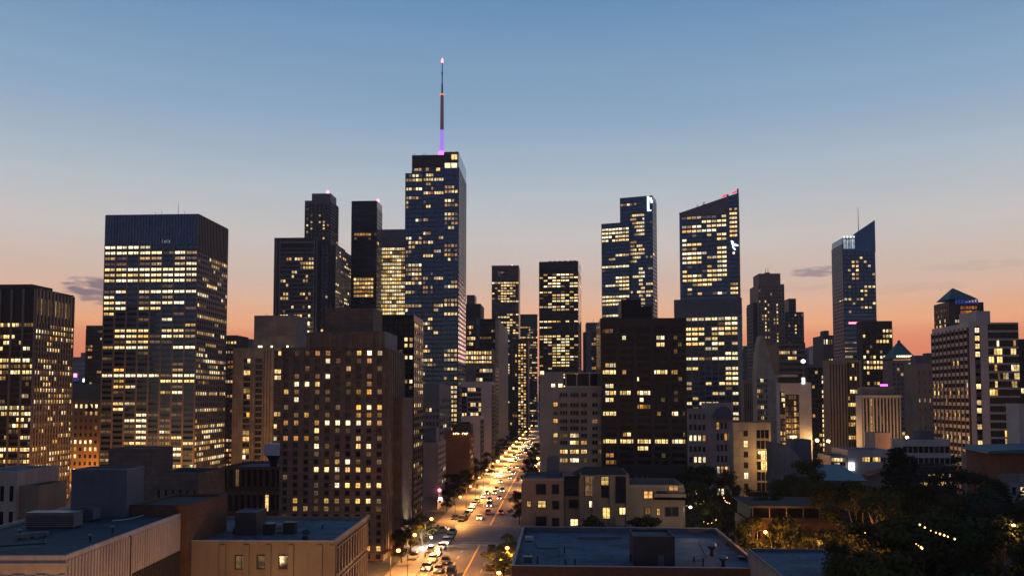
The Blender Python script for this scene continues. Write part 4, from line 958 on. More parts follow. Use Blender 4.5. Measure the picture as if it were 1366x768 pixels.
b.grid('L', 0, b.z(440), 9, 24, rnd(332, .17, .2, '#++-'), pier=.36, span=.46, proud=.6, pmat=M['white_conc'], smat=M['white_conc'], win='win')
b.done()
b = Bld('apartment_block', 'narrow dark building cut by the east edge of the view beside the white tower', 1359, 1400, 452, 350, 20, maxwin=40)
b.core(M['dark_stone']); b.grid('F', 0, b.z(456), 8, 18, rnd(333, .15), pier=.25, span=.45, pmat=M['dark_stone'], smat=M['dark_stone'], win='win_black'); b.done()
b = Bld('plain_block', 'blank white block at the east edge above the brown teal-roofed building', 1359, 1400, 538, 250, 7, maxwin=10)
b.core(M['white_conc']); b.grid('F', 2, 12, 5, 3, rnd(334, .1), pier=.5, span=.5); b.done()

# ------------------------------------------------------------------ nearer mid-rises on the east side
b = Bld('apartment_block', 'beige apartment block with a narrow window column and dark glass bay, near the trees', 978, 1028, 563, 300, 8)
uu = lambda x: b.u(x, 590)
b.core(M['beige']); b.grid('F', 0, b.z(570), 1, 9, lambda i, j, n: '.#..#.#.#'[i], u0=uu(991.5), u1=uu(998), pier=.1, span=.45, proud=.05, pmat=M['beige'], smat=M['beige'])
b.grid('F', 0, b.z(571), 3, 9, pat(['...', '...', '.##', '.##', '...', '...', '+.-', '###', '...']), u0=uu(1009), u1=uu(1026), pier=.08, span=.2, proud=.1, pmat=M['black_metal'], smat=M['black_metal'], win='win_black'); b.done()
b = Bld('apartment_block', 'pale block topped by a dark blue vaulted roof, behind the dark tree clump', 918, 978, 545, 340, 14)
uu = lambda x: b.u(x, 580)
b.core(M['pale_stucco'], u1=uu(944)); b.core(M['pale_stucco'], b.z(537), uu(944) + .02, b.w, 0, 14, key='east_half')
m = MB(); n = 10; ua, ub = uu(952), uu(978) - .2; zc = b.z(558); rr = (ub - ua) / 2; hh = b.z(541) - zc
v_ = [(ua + rr - rr * math.cos(math.pi * k / n), zc + hh * math.sin(math.pi * k / n)) for k in range(n + 1)]
m.poly([(u, -1.6, z) for u, z in reversed(v_)]); m.poly([(u, .02, z) for u, z in v_])
for k in range(n): m.quad((v_[k][0], -1.6, v_[k][1]), (v_[k + 1][0], -1.6, v_[k + 1][1]), (v_[k + 1][0], .02, v_[k + 1][1]), (v_[k][0], .02, v_[k][1]))
b.part('vault', M['blue_grey'], m)
b.grid('F', 0, b.z(548), 4, 9, rnd(341, .4, .2, '#+w'), u1=uu(942), pier=.35, span=.5, proud=.1, pmat=M['pale_stucco'], smat=M['pale_stucco'])
b.grid('F', 0, b.z(560), 4, 8, rnd(342, .3, .2, '#+w'), u0=uu(955), u1=uu(976), pier=.35, span=.4, proud=.1, pmat=M['blue_grey'], smat=M['blue_grey']); b.done()
b = Bld('modern_house', 'grey house with a big blank gable wall and a blue roof box', 1040, 1092, 612, 262, 16)
uu = lambda x: b.u(x, 610)
gm = b.mb('walls', M['grey_conc']); ot = [(0, 0), (b.w, 0), (b.w, b.z(628)), (uu(1072), b.z(616)), (uu(1058), b.z(598)), (uu(1050), b.z(592)), (0, b.z(590))]
gm.poly([(u, 0, z) for u, z in ot]); gm.poly([(u, 16, z) for u, z in reversed(ot)])
for k in range(len(ot)):
    a, c = ot[k], ot[(k + 1) % len(ot)]; gm.quad((a[0], 0, a[1]), (a[0], 16, a[1]), (c[0], 16, c[1]), (c[0], 0, c[1]))
b.core(M['blue_grey'], b.z(586), uu(1064), uu(1088), 4, 13, b.z(616), key='roof_box', para=.2)
b.grid('F', 1, 8, 3, 2, rnd(343, .3), pier=.6, span=.4); b.done()
b = Bld('low_shop', 'low white flat-roofed shop with a warm strip of lit windows and a bright white sign', 1108, 1190, 600, 285, 16)
uu = lambda x: b.u(x, 620)
b.core(M['white_conc'], u0=uu(1131)); b.core(M['pale_stucco'], b.z(606), 0, uu(1130), 0, 14, key='annex', para=.3)
b.grid('F', b.z(614), b.z(607), 9, 1, pat(['+##.+#+..']), u0=uu(1150), u1=uu(1182), pier=.15, span=.2, proud=.1, pmat=M['white_conc'])
b.grid('F', b.z(620), b.z(608), 5, 2, pat(['####+', '.+#..']), u0=uu(1109), u1=uu(1128), pier=.15, span=.3, proud=.1, pmat=M['pale_stucco'])
m = MB(); m.box(uu(1131.5), uu(1139), -.8, -.3, b.z(624.5), b.z(614.5)); b.part('shop_sign', M['white_glow'], m)
m = MB(); m.hexa([(uu(1150), -7, b.z(630)), (uu(1176), -7, b.z(622)), (uu(1176), -.2, b.z(622)), (uu(1150), -.2, b.z(630)), (uu(1150), -7, b.z(630) + .3), (uu(1176), -7, b.z(622) + .3), (uu(1176), -.2, b.z(622) + .3), (uu(1150), -.2, b.z(630) + .3)]); b.part('awning', M['orange_brick'], m); b.done()
b = Bld('small_house', 'small house under a flat teal-blue pitched roof, below the low white shop', 1104, 1150, 641, 232, 20)
uu = lambda x: b.u(x, 650)
b.box('walls', M['tan_stucco'], 0, b.w, 0, 20, 0, b.top)
r = b.mb('roof', M['teal_roof']); r.hexa([(-1.5, -1.5, b.top), (b.w + 1, -1.5, b.top), (b.w + 1, 21, b.top + 2.6), (-1.5, 21, b.top + 2.6), (-1.5, -1.5, b.top + .25), (b.w + 1, -1.5, b.top + .25), (b.w + 1, 21, b.top + 2.85), (-1.5, 21, b.top + 2.85)])
b.grid('F', b.top - 4, b.top - .8, 4, 1, pat(['o...']), pier=.4, span=.2, proud=.1, pmat=M['tan_stucco']); b.done()
b = Bld('apartment_block', 'low white terrace of flats with wide balconies and gold-lit rooms above the park trees', 1203, 1266, 586, 290, 9)
uu = lambda x: b.u(x, 610)
b.core(M['white_conc'], para=.5); b.core(M['blue_grey'], b.z(573), uu(1232), uu(1250), 2, 8, b.top - .5, key='roof_box', para=.2)
b.grid('F', 2, b.z(590), 9, 7, pat(['.........', '.........', '....+##.#', '..-..-..#', '##.......', '#+.......', '.........']), pier=.1, span=.42, proud=.5, pmat=M['white_conc'], smat=M['white_conc'], sproud=1.1, win='win_black'); b.done()
b = Bld('pavilion', 'dark pavilion with two glowing rows of arched windows among the park trees', 1226, 1276, 622, 262, 14)
b.core(M['dark_stone']); b.grid('F', b.z(646), b.z(627), 9, 2, pat(['..+###.##', '-######+-']), pier=.25, span=.5, proud=.15, pmat=M['dark_stone'], smat=M['dark_stone'], win='win'); b.box('blue_roof', M['teal_roof'], -1, b.w * .5, -2, 0, b.z(639), b.z(637)); b.done()
b = Bld('low_block', 'grey wall-like block below the white tower, next to the teal-roofed brown building', 1301, 1345, 607, 250, 8, maxwin=10)
b.core(M['grey_conc']); b.grid('F', 3, b.top - 8, 5, 3, rnd(351, .1), pier=.6, span=.5); b.done()
b = Bld('brown_building', 'brown brick building with a curved teal roof edge, above the palm tree', 1333, 1410, 604, 228, 18, maxwin=20)
b.box('walls', M['orange_brick'], 0, b.w, 0, 18, 0, b.top); m = b.mb('roof', M['teal_roof']); m.hexa([(-4, -1.5, b.top), (b.w, -1.5, b.top), (b.w, 18, b.top), (-1, 18, b.top), (-3, -1.2, b.top + .6), (b.w, -1.2, b.top + 1.6), (b.w, 18, b.top + 1.6), (0, 18, b.top + 1.2)])
b.box('lower_wall', M['grey_conc'], -.3, b.w, -.6, 0, 0, b.z(628)); b.grid('F', b.z(700), b.z(640), 7, 3, rnd(352, .1), at=-.6, pier=.5, span=.5); b.done()
# ------------------------------------------------------------------ distant filler skyline
fr_ = random.Random(5)
far_spec = [(-60, 60, 505, 1900), (60, 100, 498, 1700), (300, 372, 500, 1500), (560, 640, 500, 1500), (698, 735, 505, 1900), (768, 806, 498, 1500), (885, 916, 505, 1500), (990, 1003, 466, 1300), (1001, 1010, 474, 1500), (1034, 1052, 500, 1200), (1073, 1092, 468, 1400), (1090, 1102, 460, 1200), (1098, 1114, 447, 1000), (1176, 1200, 488, 1300), (1236, 1252, 476, 1200), (1340, 1420, 492, 1300), (1062, 1086, 486, 900)]
far_lab = ['beyond the grid-fronted block', 'under the hazy blue stepped tower', 'beyond the beige ribbed building', 'beyond the spire tower', 'at the far end of the street', 'behind the pale terrace apartments', 'behind the black-brown office block', 'touching the slanted tower edge, thin and rust coloured', 'slate blue, seen in the gap west of the tan slab', 'behind the plain beige slab', 'under the fin tower, flat and grey', 'beside the small gold-trimmed block under the fin tower', 'black, with a round roof tank, hugging the fin tower', 'behind the orange-windowed block', 'beside the blue pyramid tower', 'past the white apartment tower', 'with a white rooftop lamp glow behind the white mid-rise']
for i, (x0, x1, y, d) in enumerate(far_spec):
    b = Bld('distant_building', 'small far building ' + far_lab[i], x0, x1, y, d, 40, group='far low buildings on the horizon', maxwin=24)
    wm = M[fr_.choice(('dark_stone', 'blue_grey', 'bronze', 'grey_metal'))]
    b.core(wm); nx = max(3, int((x1 - x0) / 3)); b.grid('F', 0, b.top - 2, nx, 10, rnd(400 + i, .16, .3), pier=.4, span=.5, pmat=wm, smat=wm, win='win_black')
    b.core(wm, b.top + 6, b.w * .2, b.w * .6, 5, 20, b.top - 1, key='plant_room', para=.3)
    b.done()

# ------------------------------------------------------------------ foreground roofs
def roof_unit(name, label, cat, x, y, z, w, dp, h, mat, rz=0.0, group=None, legs=True):
    t = thing(name, label, cat, (x, y, z), rz, group)
    m = MB(); m.box(-w / 2, w / 2, -dp / 2, dp / 2, .25, h); obj('casing', m, mat, t)
    m = MB(); m.box(-w / 2 - .08, w / 2 + .08, -dp / 2 - .08, dp / 2 + .08, h, h + .1); obj('lid', m, M['steel'], t)
    m = MB()
    for k in range(5): zz = .5 + k * (h - .8) / 5; m.box(-w / 2 + .15, w / 2 - .15, -dp / 2 - .04, -dp / 2, zz, zz + (h - .8) / 11)
    obj('louvre', m, M['dark_steel'], t)
    m = MB(); m.box(-w / 2 + .1, w / 2 - .1, -dp / 2 + .1, -dp / 2 + .3, 0, .25); m.box(-w / 2 + .1, w / 2 - .1, dp / 2 - .3, dp / 2 - .1, 0, .25); obj('skid', m, M['dark_steel'], t)
    return t
def vent_pipe(label, x, y, z, h=1.2, r=.14, group='roof vents'):
    t = thing('vent_pipe', label, 'vent', (x, y, z), 0, group)
    m = MB(); m.lathe([(r, 0), (r, h)], 0, 0, 9); obj('pipe', m, M['dark_steel'], t)
    m = MB(); m.lathe([(r * 1.9, h - .12), (r * 2, h + .06), (r * .5, h + .24)], 0, 0, 9); obj('cap', m, M['steel'], t)
    m = MB(); m.lathe([(r * 2.2, 0), (r * 1.2, .16)], 0, 0, 9); obj('flashing', m, M['dark_steel'], t)
    return t
def turbine_vent(label, x, y, z, s=1.0):
    t = thing('turbine_vent', label, 'vent', (x, y, z))
    m = MB(); m.lathe([(.3 * s, 0), (.26 * s, .7 * s)], 0, 0, 10); obj('neck', m, M['dark_steel'], t)
    m = MB(); m.lathe([(.28 * s, .7 * s), (.55 * s, .95 * s), (.6 * s, 1.2 * s), (.45 * s, 1.5 * s), (.1 * s, 1.65 * s)], 0, 0, 14); obj('turbine', m, M['steel'], t)

# west roof: big flat blue membrane with ribbed flank
b = Bld('flat_roof_building', 'ribbed concrete building with a wide flat blue roof and plant room', -160, 76, 747, 100, 66, rot=4.6)
b.o = None
zr = 25.0; W, D = b.w, b.depth
b.core(M['ribbed_conc'], z1=zr, v1=39.5, roof='roof_deep', para=.55)
b.core(M['ribbed_conc'], z1=zr, u1=W - 24, v0=39.6, v1=D, roof='roof_deep', para=.9, key='rear_wing')
rb = b.mb('ribs', M['ribbed_conc'])
for k in range(46):
    y = .5 + k * .86
    lo = 18.7 if y > 19 else 0
    rb.box(W + .02, W + .16, y, y + .5, lo if k % 1 == 0 else 0, zr - .7)
b.box('joint', M['dark_stone'], W + .0, W + .3, 18.2, 18.4, 0, zr - .6)
lv = b.mb('louvres', M['dark_stone'])
lv.box(W + .0, W + .06, 19.4, 39, 13, 18.6)
for k in range(24): lv.box(W + .05, W + .28, 19.5 + k * .82, 19.5 + k * .82 + .3, 13, 18.6)
b.box('ledge', M['ribbed_conc'], -.2, W + .3, -.35, 0, zr - 1.3, zr - .9)
b.grid('R', 11, 17.5, 3, 1, lambda i, j, n: '.', u0=8, u1=17, pier=.3, span=.1, proud=.2, pmat=M['ribbed_conc'], smat=M['ribbed_conc'])
b.grid('F', 16, 22.5, 8, 1, lambda i, j, n: '.', pier=.5, span=.1, proud=.2, pmat=M['ribbed_conc'], smat=M['ribbed_conc'])
b.core(M['blue_grey'], 32.6, W - 18.5, W - 9.0, 37.5, 44.5, zr - .5, key='plant_room', roof='roof_dark', para=.25)
b.done()
R_ = Matrix.Rotation(math.radians(4.6), 3, 'Z'); O1 = Vector((P(-160, 747, 100).x, 100, 0))
def loc1(u, v): q = O1 + R_ @ Vector((u, v, 0)); return q.x, q.y
p = G(72, 703, zr - .5)
roof_unit('air_conditioner', 'long low grey air handler on the blue west roof, in front of the plant room', 'air conditioner', p.x, p.y, zr - .49, 7.6, 2.6, 2.4, M['grey_metal'], math.radians(4))
p = G(108, 697, zr - .5)
roof_unit('air_conditioner', 'dark blue duct box right behind the long grey air handler', 'air conditioner', p.x - .5, p.y + 2.6, zr - .49, 3.2, 2.4, 2.2, M['blue_grey'], math.radians(4))
t = thing('roof_hose', 'thin pale cable looping across the dark part of the west roof', 'cable', (0, 0, 0))
m = MB(); pts = [G(x, y, zr - .38) for x, y in ((150, 694), (170, 692), (187, 688), (203, 683), (212, 681))]
for a, c in zip(pts, pts[1:]): m.tube(a, c, .07, n=5)
obj('cable', m, M['paint_white'], t)

# brick annex behind it
b = Bld('brick_building', 'plain red-brown brick box with a black flat roof, rising behind the blue west roof', 170, 249, 674, 140, 17.5)
b.core(M['red_brick'], roof='roof_dark', para=.5); m = b.mb('coping', M['dark_stone']); m.box(-.1, b.w + .12, -.12, .3, b.top, b.top + .12); m.box(b.w - .3, b.w + .12, .3, 17.6, b.top, b.top + .12); b.done()
p = G(232, 655, 24.5)
t = thing('skylight', 'small bluish-white skylight box glowing at the back of the brick roof', 'skylight', (p.x, 159.5, 25.6))
m = MB(); m.box(-1.1, 1.1, -.8, .8, 0, 1.3); obj('curb', m, M['paint_white'], t); m = MB(); m.hexa([(-1.1, -.8, 1.3), (1.1, -.8, 1.3), (1.1, .8, 1.3), (-1.1, .8, 1.3), (-.6, -.4, 1.75), (.6, -.4, 1.75), (.6, .4, 1.75), (-.6, .4, 1.75)]); obj('dome', m, M['white_conc'], t)

b = Bld('bulkhead_building', 'plain brown building with a tall windowless block on top, in front of the broad slab', 145, 204, 598, 205, 16)
uu = lambda x: b.u(x, 640)
b.core(M['brown_stone'], v1=11, roof='roof_blue', para=.5); b.core(M['brown_stone'], b.z(633), b.w + .02, uu(266), 0, 16, key='side_wing'); b.grid('F', 2, b.z(650), 6, 5, rnd(451, .08), u0=b.w + 1, u1=uu(265), pier=.6, span=.5, pmat=M['brown_stone'], smat=M['brown_stone']); b.done()
b = Bld('old_building', 'small pale old building with dark windows and blue roof at the west edge', -40, 23, 628, 185, 16)
uu = lambda x: b.u(x, 645)
b.core(M['pale_stucco'], roof='roof_blue', para=.4); b.core(M['tan_stucco'], b.z(652), b.w + .02, uu(48), 1, 12, key='annex', para=.3); b.grid('F', 8, b.z(645), 5, 3, lambda i, j, n: '.', pier=.55, span=.4, proud=.15, pmat=M['pale_stucco'], smat=M['pale_stucco'], win='win_black'); b.done()

# second roof
b = Bld('flat_roof_building', 'tan office with flat blue roof, two black condensers and square windows', 200, 443, 722, 142, 30, rot=2.2)
W, D = b.w, b.depth; zr = b.top
b.core(M['tan_stucco'], roof='roof_blue', para=.7)
b.box('coping', M['pale_stucco'], -.1, W + .15, -.15, .35, zr, zr + .14); b.box('coping', M['pale_stucco'], W - .3, W + .15, .36, D, zr, zr + .14)
pl = b.mb('pilasters', M['tan_stucco'])
for x in (296, 327, 356, 386, 424, 441): u = b.u(x, 745); pl.box(u - .5, u + .5, -.35, 0, 0, zr - .6)
for x, ch in ((320.5, '-'), (349.5, '.'), (378.5, '.')): b.pane(x - 7.5, 742, x + 7.5, 758.5, ch, win='win', trim=M['bronze'])
b.grid('R', zr - 6.2, zr - 1.2, 12, 1, lambda i, j, n: '.', u0=.6, u1=D - .6, pier=.36, span=.1, proud=.35, pmat=M['tan_stucco'], smat=M['tan_stucco'], win='win_black')
b.grid('R', zr - 13.5, zr - 7, 12, 1, lambda i, j, n: '.', u0=.6, u1=D - .6, pier=.36, span=.1, proud=.35, pmat=M['tan_stucco'], smat=M['tan_stucco'], win='win_black')
b.core(M['dark_metal'], zr + 3.6, b.u(285, 700), b.u(334, 700) - 2.5, 10, 16, zr - .7, key='plant_room', roof='roof_blue', para=.2)
b.done()
zf = zf_tan = zr - .63
p = G(359, 712, zf); roof_unit('air_conditioner', 'black rooftop condenser with white lid, first of the two on the tan office roof', 'air conditioner', p.x, p.y, zf, 1.9, 1.7, 2.0, M['dark_steel'])
p = G(387, 711, zf); roof_unit('air_conditioner', 'black rooftop condenser on the tan office roof, beside the satellite dish', 'air conditioner', p.x, p.y, zf, 2.2, 1.8, 2.1, M['dark_steel'])
p = G(373, 710, zf); roof_unit('air_conditioner', 'short pale rooftop unit between two black condensers', 'air conditioner', p.x, p.y + .4, zf, 1.3, 1.2, 1.5, M['paint_white'])
p = G(407, 720, zf); t = thing('satellite_dish', 'small dark satellite dish on a drum base on the tan office roof', 'satellite dish', (p.x, p.y, zf))
m = MB(); m.lathe([(.55, 0), (.6, .5), (.45, .9)], 0, 0, 12); obj('base', m, M['dark_steel'], t); m = MB(); m.lathe([(.05, 0), (.35, .08), (.7, .3)], 0, 0, 14); o = obj('dish', m, M['dark_steel'], t); o.location = (.1, 0, 1.2); o.rotation_euler = (.6, .3, 0)
m = MB(); m.tube((0, 0, .9), (.1, 0, 1.3), .06); obj('post', m, M['steel'], t)
p = G(362, 612, 20); t = thing('cooling_tower', 'white-topped funnel-shaped cooling tower on the dark brick building roof', 'cooling tower', (P(365, 610, 268).x, 268, P(365, 622, 262).z - .9))
m = MB(); m.lathe([(1.1, 0), (1.3, 2.2), (2.6, 4.2)], 0, 0, 16); obj('funnel', m, M['black_metal'], t); m = MB(); m.box(-2.5, 2.5, -2.4, 2.4, 4.2, 8); obj('hood', m, M['paint_white'], t)

# front-right flat roof
b = Bld('flat_roof_building', 'red brick building with wide blue parapet roof and dark stair bulkhead', 683, 1020, 756, 160, 48)
W, D = b.w, b.depth; zr = b.top
b.core(M['red_brick'], roof='roof_blue', para=1.2, pt=.4)
b.box('parapet_lining', M['blue_grey'], .4, W - .4, D - .55, D - .36, zr - 1.15, zr - .02)
b.box('coping', M['pale_stucco'], -.15, W + .15, -.15, .45, zr, zr + .12); b.box('coping', M['grey_metal'], -.15, .45, .46, D, zr, zr + .12); b.box('coping', M['grey_metal'], W - .45, W + .15, .46, D, zr, zr + .12); b.box('coping', M['grey_metal'], .46, W - .46, D - .55, D + .1, zr, zr + .12)
p0, p1 = G(845, 754, zr - 1.1), G(900, 754, zr - 1.1)
ua, ub = p0.x - b.root.location.x, p1.x - b.root.location.x; va = p0.y - 160
ztp = P(872, 715, p0.y).z
b.core(M['dark_metal'], ztp, ua, ub, va, va + 9, zr - 1.1, key='stair_bulkhead', roof='roof_grey', para=.5)
m = MB(); m.box(ub - 3.4, ub - 2.2, va - .08, va, zr - 1.1, zr + 1.0); b.part('door', M['blue_grey'], m)
b.grid('F', 0, zr - 2.5, 12, 3, lambda i, j, n: '.', pier=.6, span=.5, proud=.05, pmat=M['red_brick'], smat=M['red_brick'])
b.done()
zf = zr - 1.13
for i, (x, y, h, lab) in enumerate(((717, 751, 1.6, 'by the west parapet of the brick roof'), (753, 737, 1.4, 'alone on the open west half of the brick roof'), (754, 753, 1.3, 'near the front edge of the brick roof, west half'), (767, 754, 1.5, 'slightly taller, on the front edge of the brick roof'), (938, 755, 1.7, 'at the front edge just east of the stair bulkhead'), (706, 743, .8, 'short, by the corner of the west parapet'), (841, 748, 1.5, 'touching the west side of the stair bulkhead'), (926, 748, .8, 'stubby, joined to the thin roof pipe'))):
    p = G(x, y, zf); vent_pipe('dark vent pipe ' + lab, p.x, p.y, zf, h, .16)
p = G(950, 740, zf); turbine_vent('large dark turbine vent beside the thin roof pipe on the brick roof', p.x, p.y, zf, 1.7)
p = G(965, 755, zf); turbine_vent('rusty turbine vent near the front edge of the brick roof', p.x, p.y, zf, 1.4)
p = G(706, 721, zf); roof_unit('air_conditioner', 'low pale rooftop unit in the far west corner of the brick roof', 'air conditioner', p.x, p.y, zf, 1.8, 1.6, .9, M['paint_white'])
p = G(704, 749, zf); roof_unit('air_conditioner', 'boxy rooftop unit close to the near west corner of the brick roof', 'air conditioner', p.x, p.y, zf, 1.7, 1.2, 1.1, M['grey_metal'])
for lab, pts in (('thin dark conduit bent across the west half of the brick roof', ((713, 723), (718, 731), (745, 731), (746, 741))), ('thin dark conduit running back to front on the east half of the brick roof', ((929, 703), (933, 724), (943, 743), (927, 747)))):
    t = thing('conduit', lab, 'pipe'); m = MB(); q = [G(x, y, zf + .1) for x, y in pts]
    for a, c in zip(q, q[1:]): m.tube(a, c, .09, n=6)
    obj('pipe', m, M['dark_steel'], t)

# low roof at the south-east edge
b = Bld('flat_roof_building', 'low building whose plain dark blue roof shows beside the brick roof', 1018, 1128, 749, 150, 12, maxwin=6)
b.box('walls', M['grey_conc'], 0, b.w, -20, 12, 0, b.top - .4); b.box('roof', M['roof_blue'], .3, b.w - .3, -19.7, 11.7, b.top - .4, b.top - .34)
m = b.mb('parapet', M['grey_metal']); m.box(0, b.w, 11.7, 12, b.top - .4, b.top + .15); m.box(b.w - .3, b.w, -20, 11.7, b.top - .4, b.top + .15); m.box(0, .3, -20, 11.7, b.top - .4, b.top + .15)
b.grid('L', 3, b.top - 2, 3, 1, lambda i, j, n: '.', u0=-18, u1=10, pier=.6, span=.4); b.done()

# tan apartments behind the brick roof
b = Bld('apartment_block', 'low tan stucco apartment house with irregular lit windows and notched roofline', 697, 912, 640, 238, 22)
uu = lambda x: b.u(x, 670)
TS = M['tan_stucco']
b.core(TS, b.z(637), 0, uu(752), 0, 20, roof='roof_blue', para=1.2)
b.core(TS, b.z(640), uu(752) + .01, uu(774), 1.6, 20, key='recess', roof='roof_dark', para=.6)
b.core(TS, b.z(632), uu(774) + .01, uu(839), -.8, 22, key='middle_wing', roof='roof_blue', para=.8)
b.core(TS, b.z(645), uu(839) + .01, b.w, 0, 20, key='east_wing', roof='roof_blue', para=1.6)
b.core(M['blue_grey'], b.z(612), uu(729), uu(746), 7, 13, b.z(640), key='roof_box', para=.2)
rs2 = b.mb('sloped_roof', M['roof_dark']); za, zb = b.z(633), b.z(628.5)
rs2.hexa([(uu(765), 3, za - 1), (uu(842), 3, za - 1), (uu(842), 20, za - 1), (uu(765), 20, za - 1), (uu(770), 4, za), (uu(840), 4, za), (uu(832), 18, zb), (uu(782), 18, zb)])
b.box('balcony', TS, uu(872), b.w + .4, -1.6, 0, b.z(664), b.z(660.5)); b.box('balcony', TS, uu(872), b.w + .4, -1.6, -1.4, b.z(664), b.z(656))
st = b.mb('string_course', M['pale_stucco']); st.box(-.05, uu(752), -.18, 0, b.z(640), b.z(638.6)); st.box(uu(839) + .05, b.w, -.18, 0, b.z(648), b.z(646.6))
pa = b.mb('pilasters', TS)
for x in (775, 792, 815, 837): pa.box(uu(x) - .45, uu(x) + .45, -1.2, -.8, 0, b.z(636))
for (x0, y0, x1, y1, ch) in ((168, 205, 213, 252, '.'), (247, 207, 277, 250, '.'), (408, 165, 456, 262, '-'), (487, 168, 524, 208, '#'), (490, 215, 524, 268, '.'), (560, 168, 605, 295, '.'), (697, 240, 740, 273, '#'), (760, 240, 815, 268, '.'), (820, 212, 866, 235, 'o'), (122, 288, 140, 315, '+'), (176, 287, 214, 318, '#'), (248, 288, 278, 325, '.'), (428, 288, 456, 318, '#'), (495, 320, 530, 373, '#'), (577, 320, 606, 353, '#'), (703, 320, 730, 352, '-'), (762, 325, 776, 356, '+'), (803, 318, 832, 360, '.'), (838, 318, 866, 360, '.'), (168, 365, 215, 408, '.'), (247, 372, 278, 408, '.')):
    X0, X1, Y0, Y1 = 670 + x0 / 3.692, 670 + x1 / 3.692, 590 + y0 / 3.692, 590 + y1 / 3.692
    mid = (X0 + X1) / 2; b.pane(X0, Y0, X1, Y1, ch, v=-.8 if 774 < mid < 839 else 0, trim=M['bronze'])
for (x0, y0, x1, y1, ch) in ((309, 165, 373, 260, '.'), (330, 282, 372, 320, '.'), (336, 377, 373, 408, '#')):
    b.pane(670 + x0 / 3.692, 590 + y0 / 3.692, 670 + x1 / 3.692, 590 + y1 / 3.692, ch, v=1.6, trim=M['bronze'])
b.grid('R', 3, b.z(650), 5, 4, rnd(461, .15), pier=.6, span=.5, pmat=TS, smat=TS); b.grid('L', 3, b.z(645), 5, 4, rnd(462, .12), pier=.6, span=.5, pmat=TS, smat=TS)
b.done()
# roof clutter on it
p = P(853, 632, 245); t = thing('antenna_frame', 'pale zigzag wire antenna frame on the roof of the low tan apartments', 'antenna', (p.x, 245, b.z(646) - 1.2))
m = MB(); q = [(-4, 0, 0), (-3, 0, 3.2), (-2, 0, .4), (-1, 0, 3.4), (0, 0, .4), (.8, 0, 3.3), (1.6, 0, .4), (2.4, 0, 3.2), (3.2, 0, 0)]
for a, c in zip(q, q[1:]): m.tube(a, c, .07, n=5)
m.tube((-4, 0, .4), (3.2, 0, .4), .06, n=5); obj('frame', m, M['steel'], t); m = MB()
for x in (-3, -1, .8, 2.4): m.tube((x, 0, 3.2), (x, 0, 4), .05, n=5)
obj('rod', m, M['steel'], t)
p = P(760, 634, 246); roof_unit('air_conditioner', 'pale flat rooftop unit beside the dark roof box of the low tan apartments', 'air conditioner', p.x, 246, b.z(640) - .5, 3.2, 2, 1.2, M['paint_white'])

# brown house in the trees
M['black_shingle'] = roofmat('black_shingle', (.007, .0075, .008)); M['dark_brick'] = wallmat('dark_brick', (.13, .062, .034), panel=(.9, .32, .05))
b = Bld('brown_house', 'brown two-storey house with flat dark roof and a screened porch, lit from the yard below', 1002, 1118, 674, 196, 18)
uu = lambda x: b.u(x, 710)
DB = M['dark_brick']
b.core(DB, z1=b.z(693.5), para=.05); b.box('upper_storey', M['black_shingle'], .5, b.w - .5, 2.6, 17.5, b.z(693), b.top - .5)
b.box('roof', M['black_shingle'], -.5, b.w + .5, -.7, 18.4, b.top - .42, b.top - .08); b.box('fascia', M['bronze'], -.55, b.w + .55, -.75, -.68, b.top - .5, b.top)
ps = b.mb('posts', M['tan_stucco'])
for k in range(6): u = .3 + k * (b.w - .6) / 5; ps.box(u - .1, u + .1, -.3, -.1, b.z(693), b.top - .45)
b.box('porch_floor', DB, -.3, b.w + .3, -.5, 2.6, b.z(694.5), b.z(693)); b.box('porch_rail', M['bronze'], 0, b.w, -.32, -.22, b.z(693), b.z(687))
b.grid('F', b.z(716), b.z(702), 8, 1, pat(['........']), pier=.35, span=.1, proud=.15, pmat=DB, smat=DB, win='win_black'); b.grid('F', .6, b.z(723), 8, 1, pat(['...o..-o']), pier=.5, span=.2, proud=.15, pmat=DB, smat=DB, win='win'); b.done()
b = Bld('brown_house', 'dim brown house wing behind the bright little tree, right of the porch house', 1108, 1160, 700, 205, 14)
b.box('walls', M['orange_brick'], 0, b.w, 0, 14, 0, b.top); r = b.mb('roof', M['black_shingle']); r.hexa([(-.8, -.8, b.top), (b.w + .8, -.8, b.top), (b.w + .8, 15, b.top), (-.8, 15, b.top), (3, 6, b.top + 3), (b.w - 3, 6, b.top + 3), (b.w - 3, 8, b.top + 3), (3, 8, b.top + 3)])
b.grid('F', .8, b.top - .8, 5, 2, pat(['.....', '.-...']), pier=.4, span=.35, proud=.12, pmat=M['orange_brick'], smat=M['orange_brick'], win='win_black'); b.done()

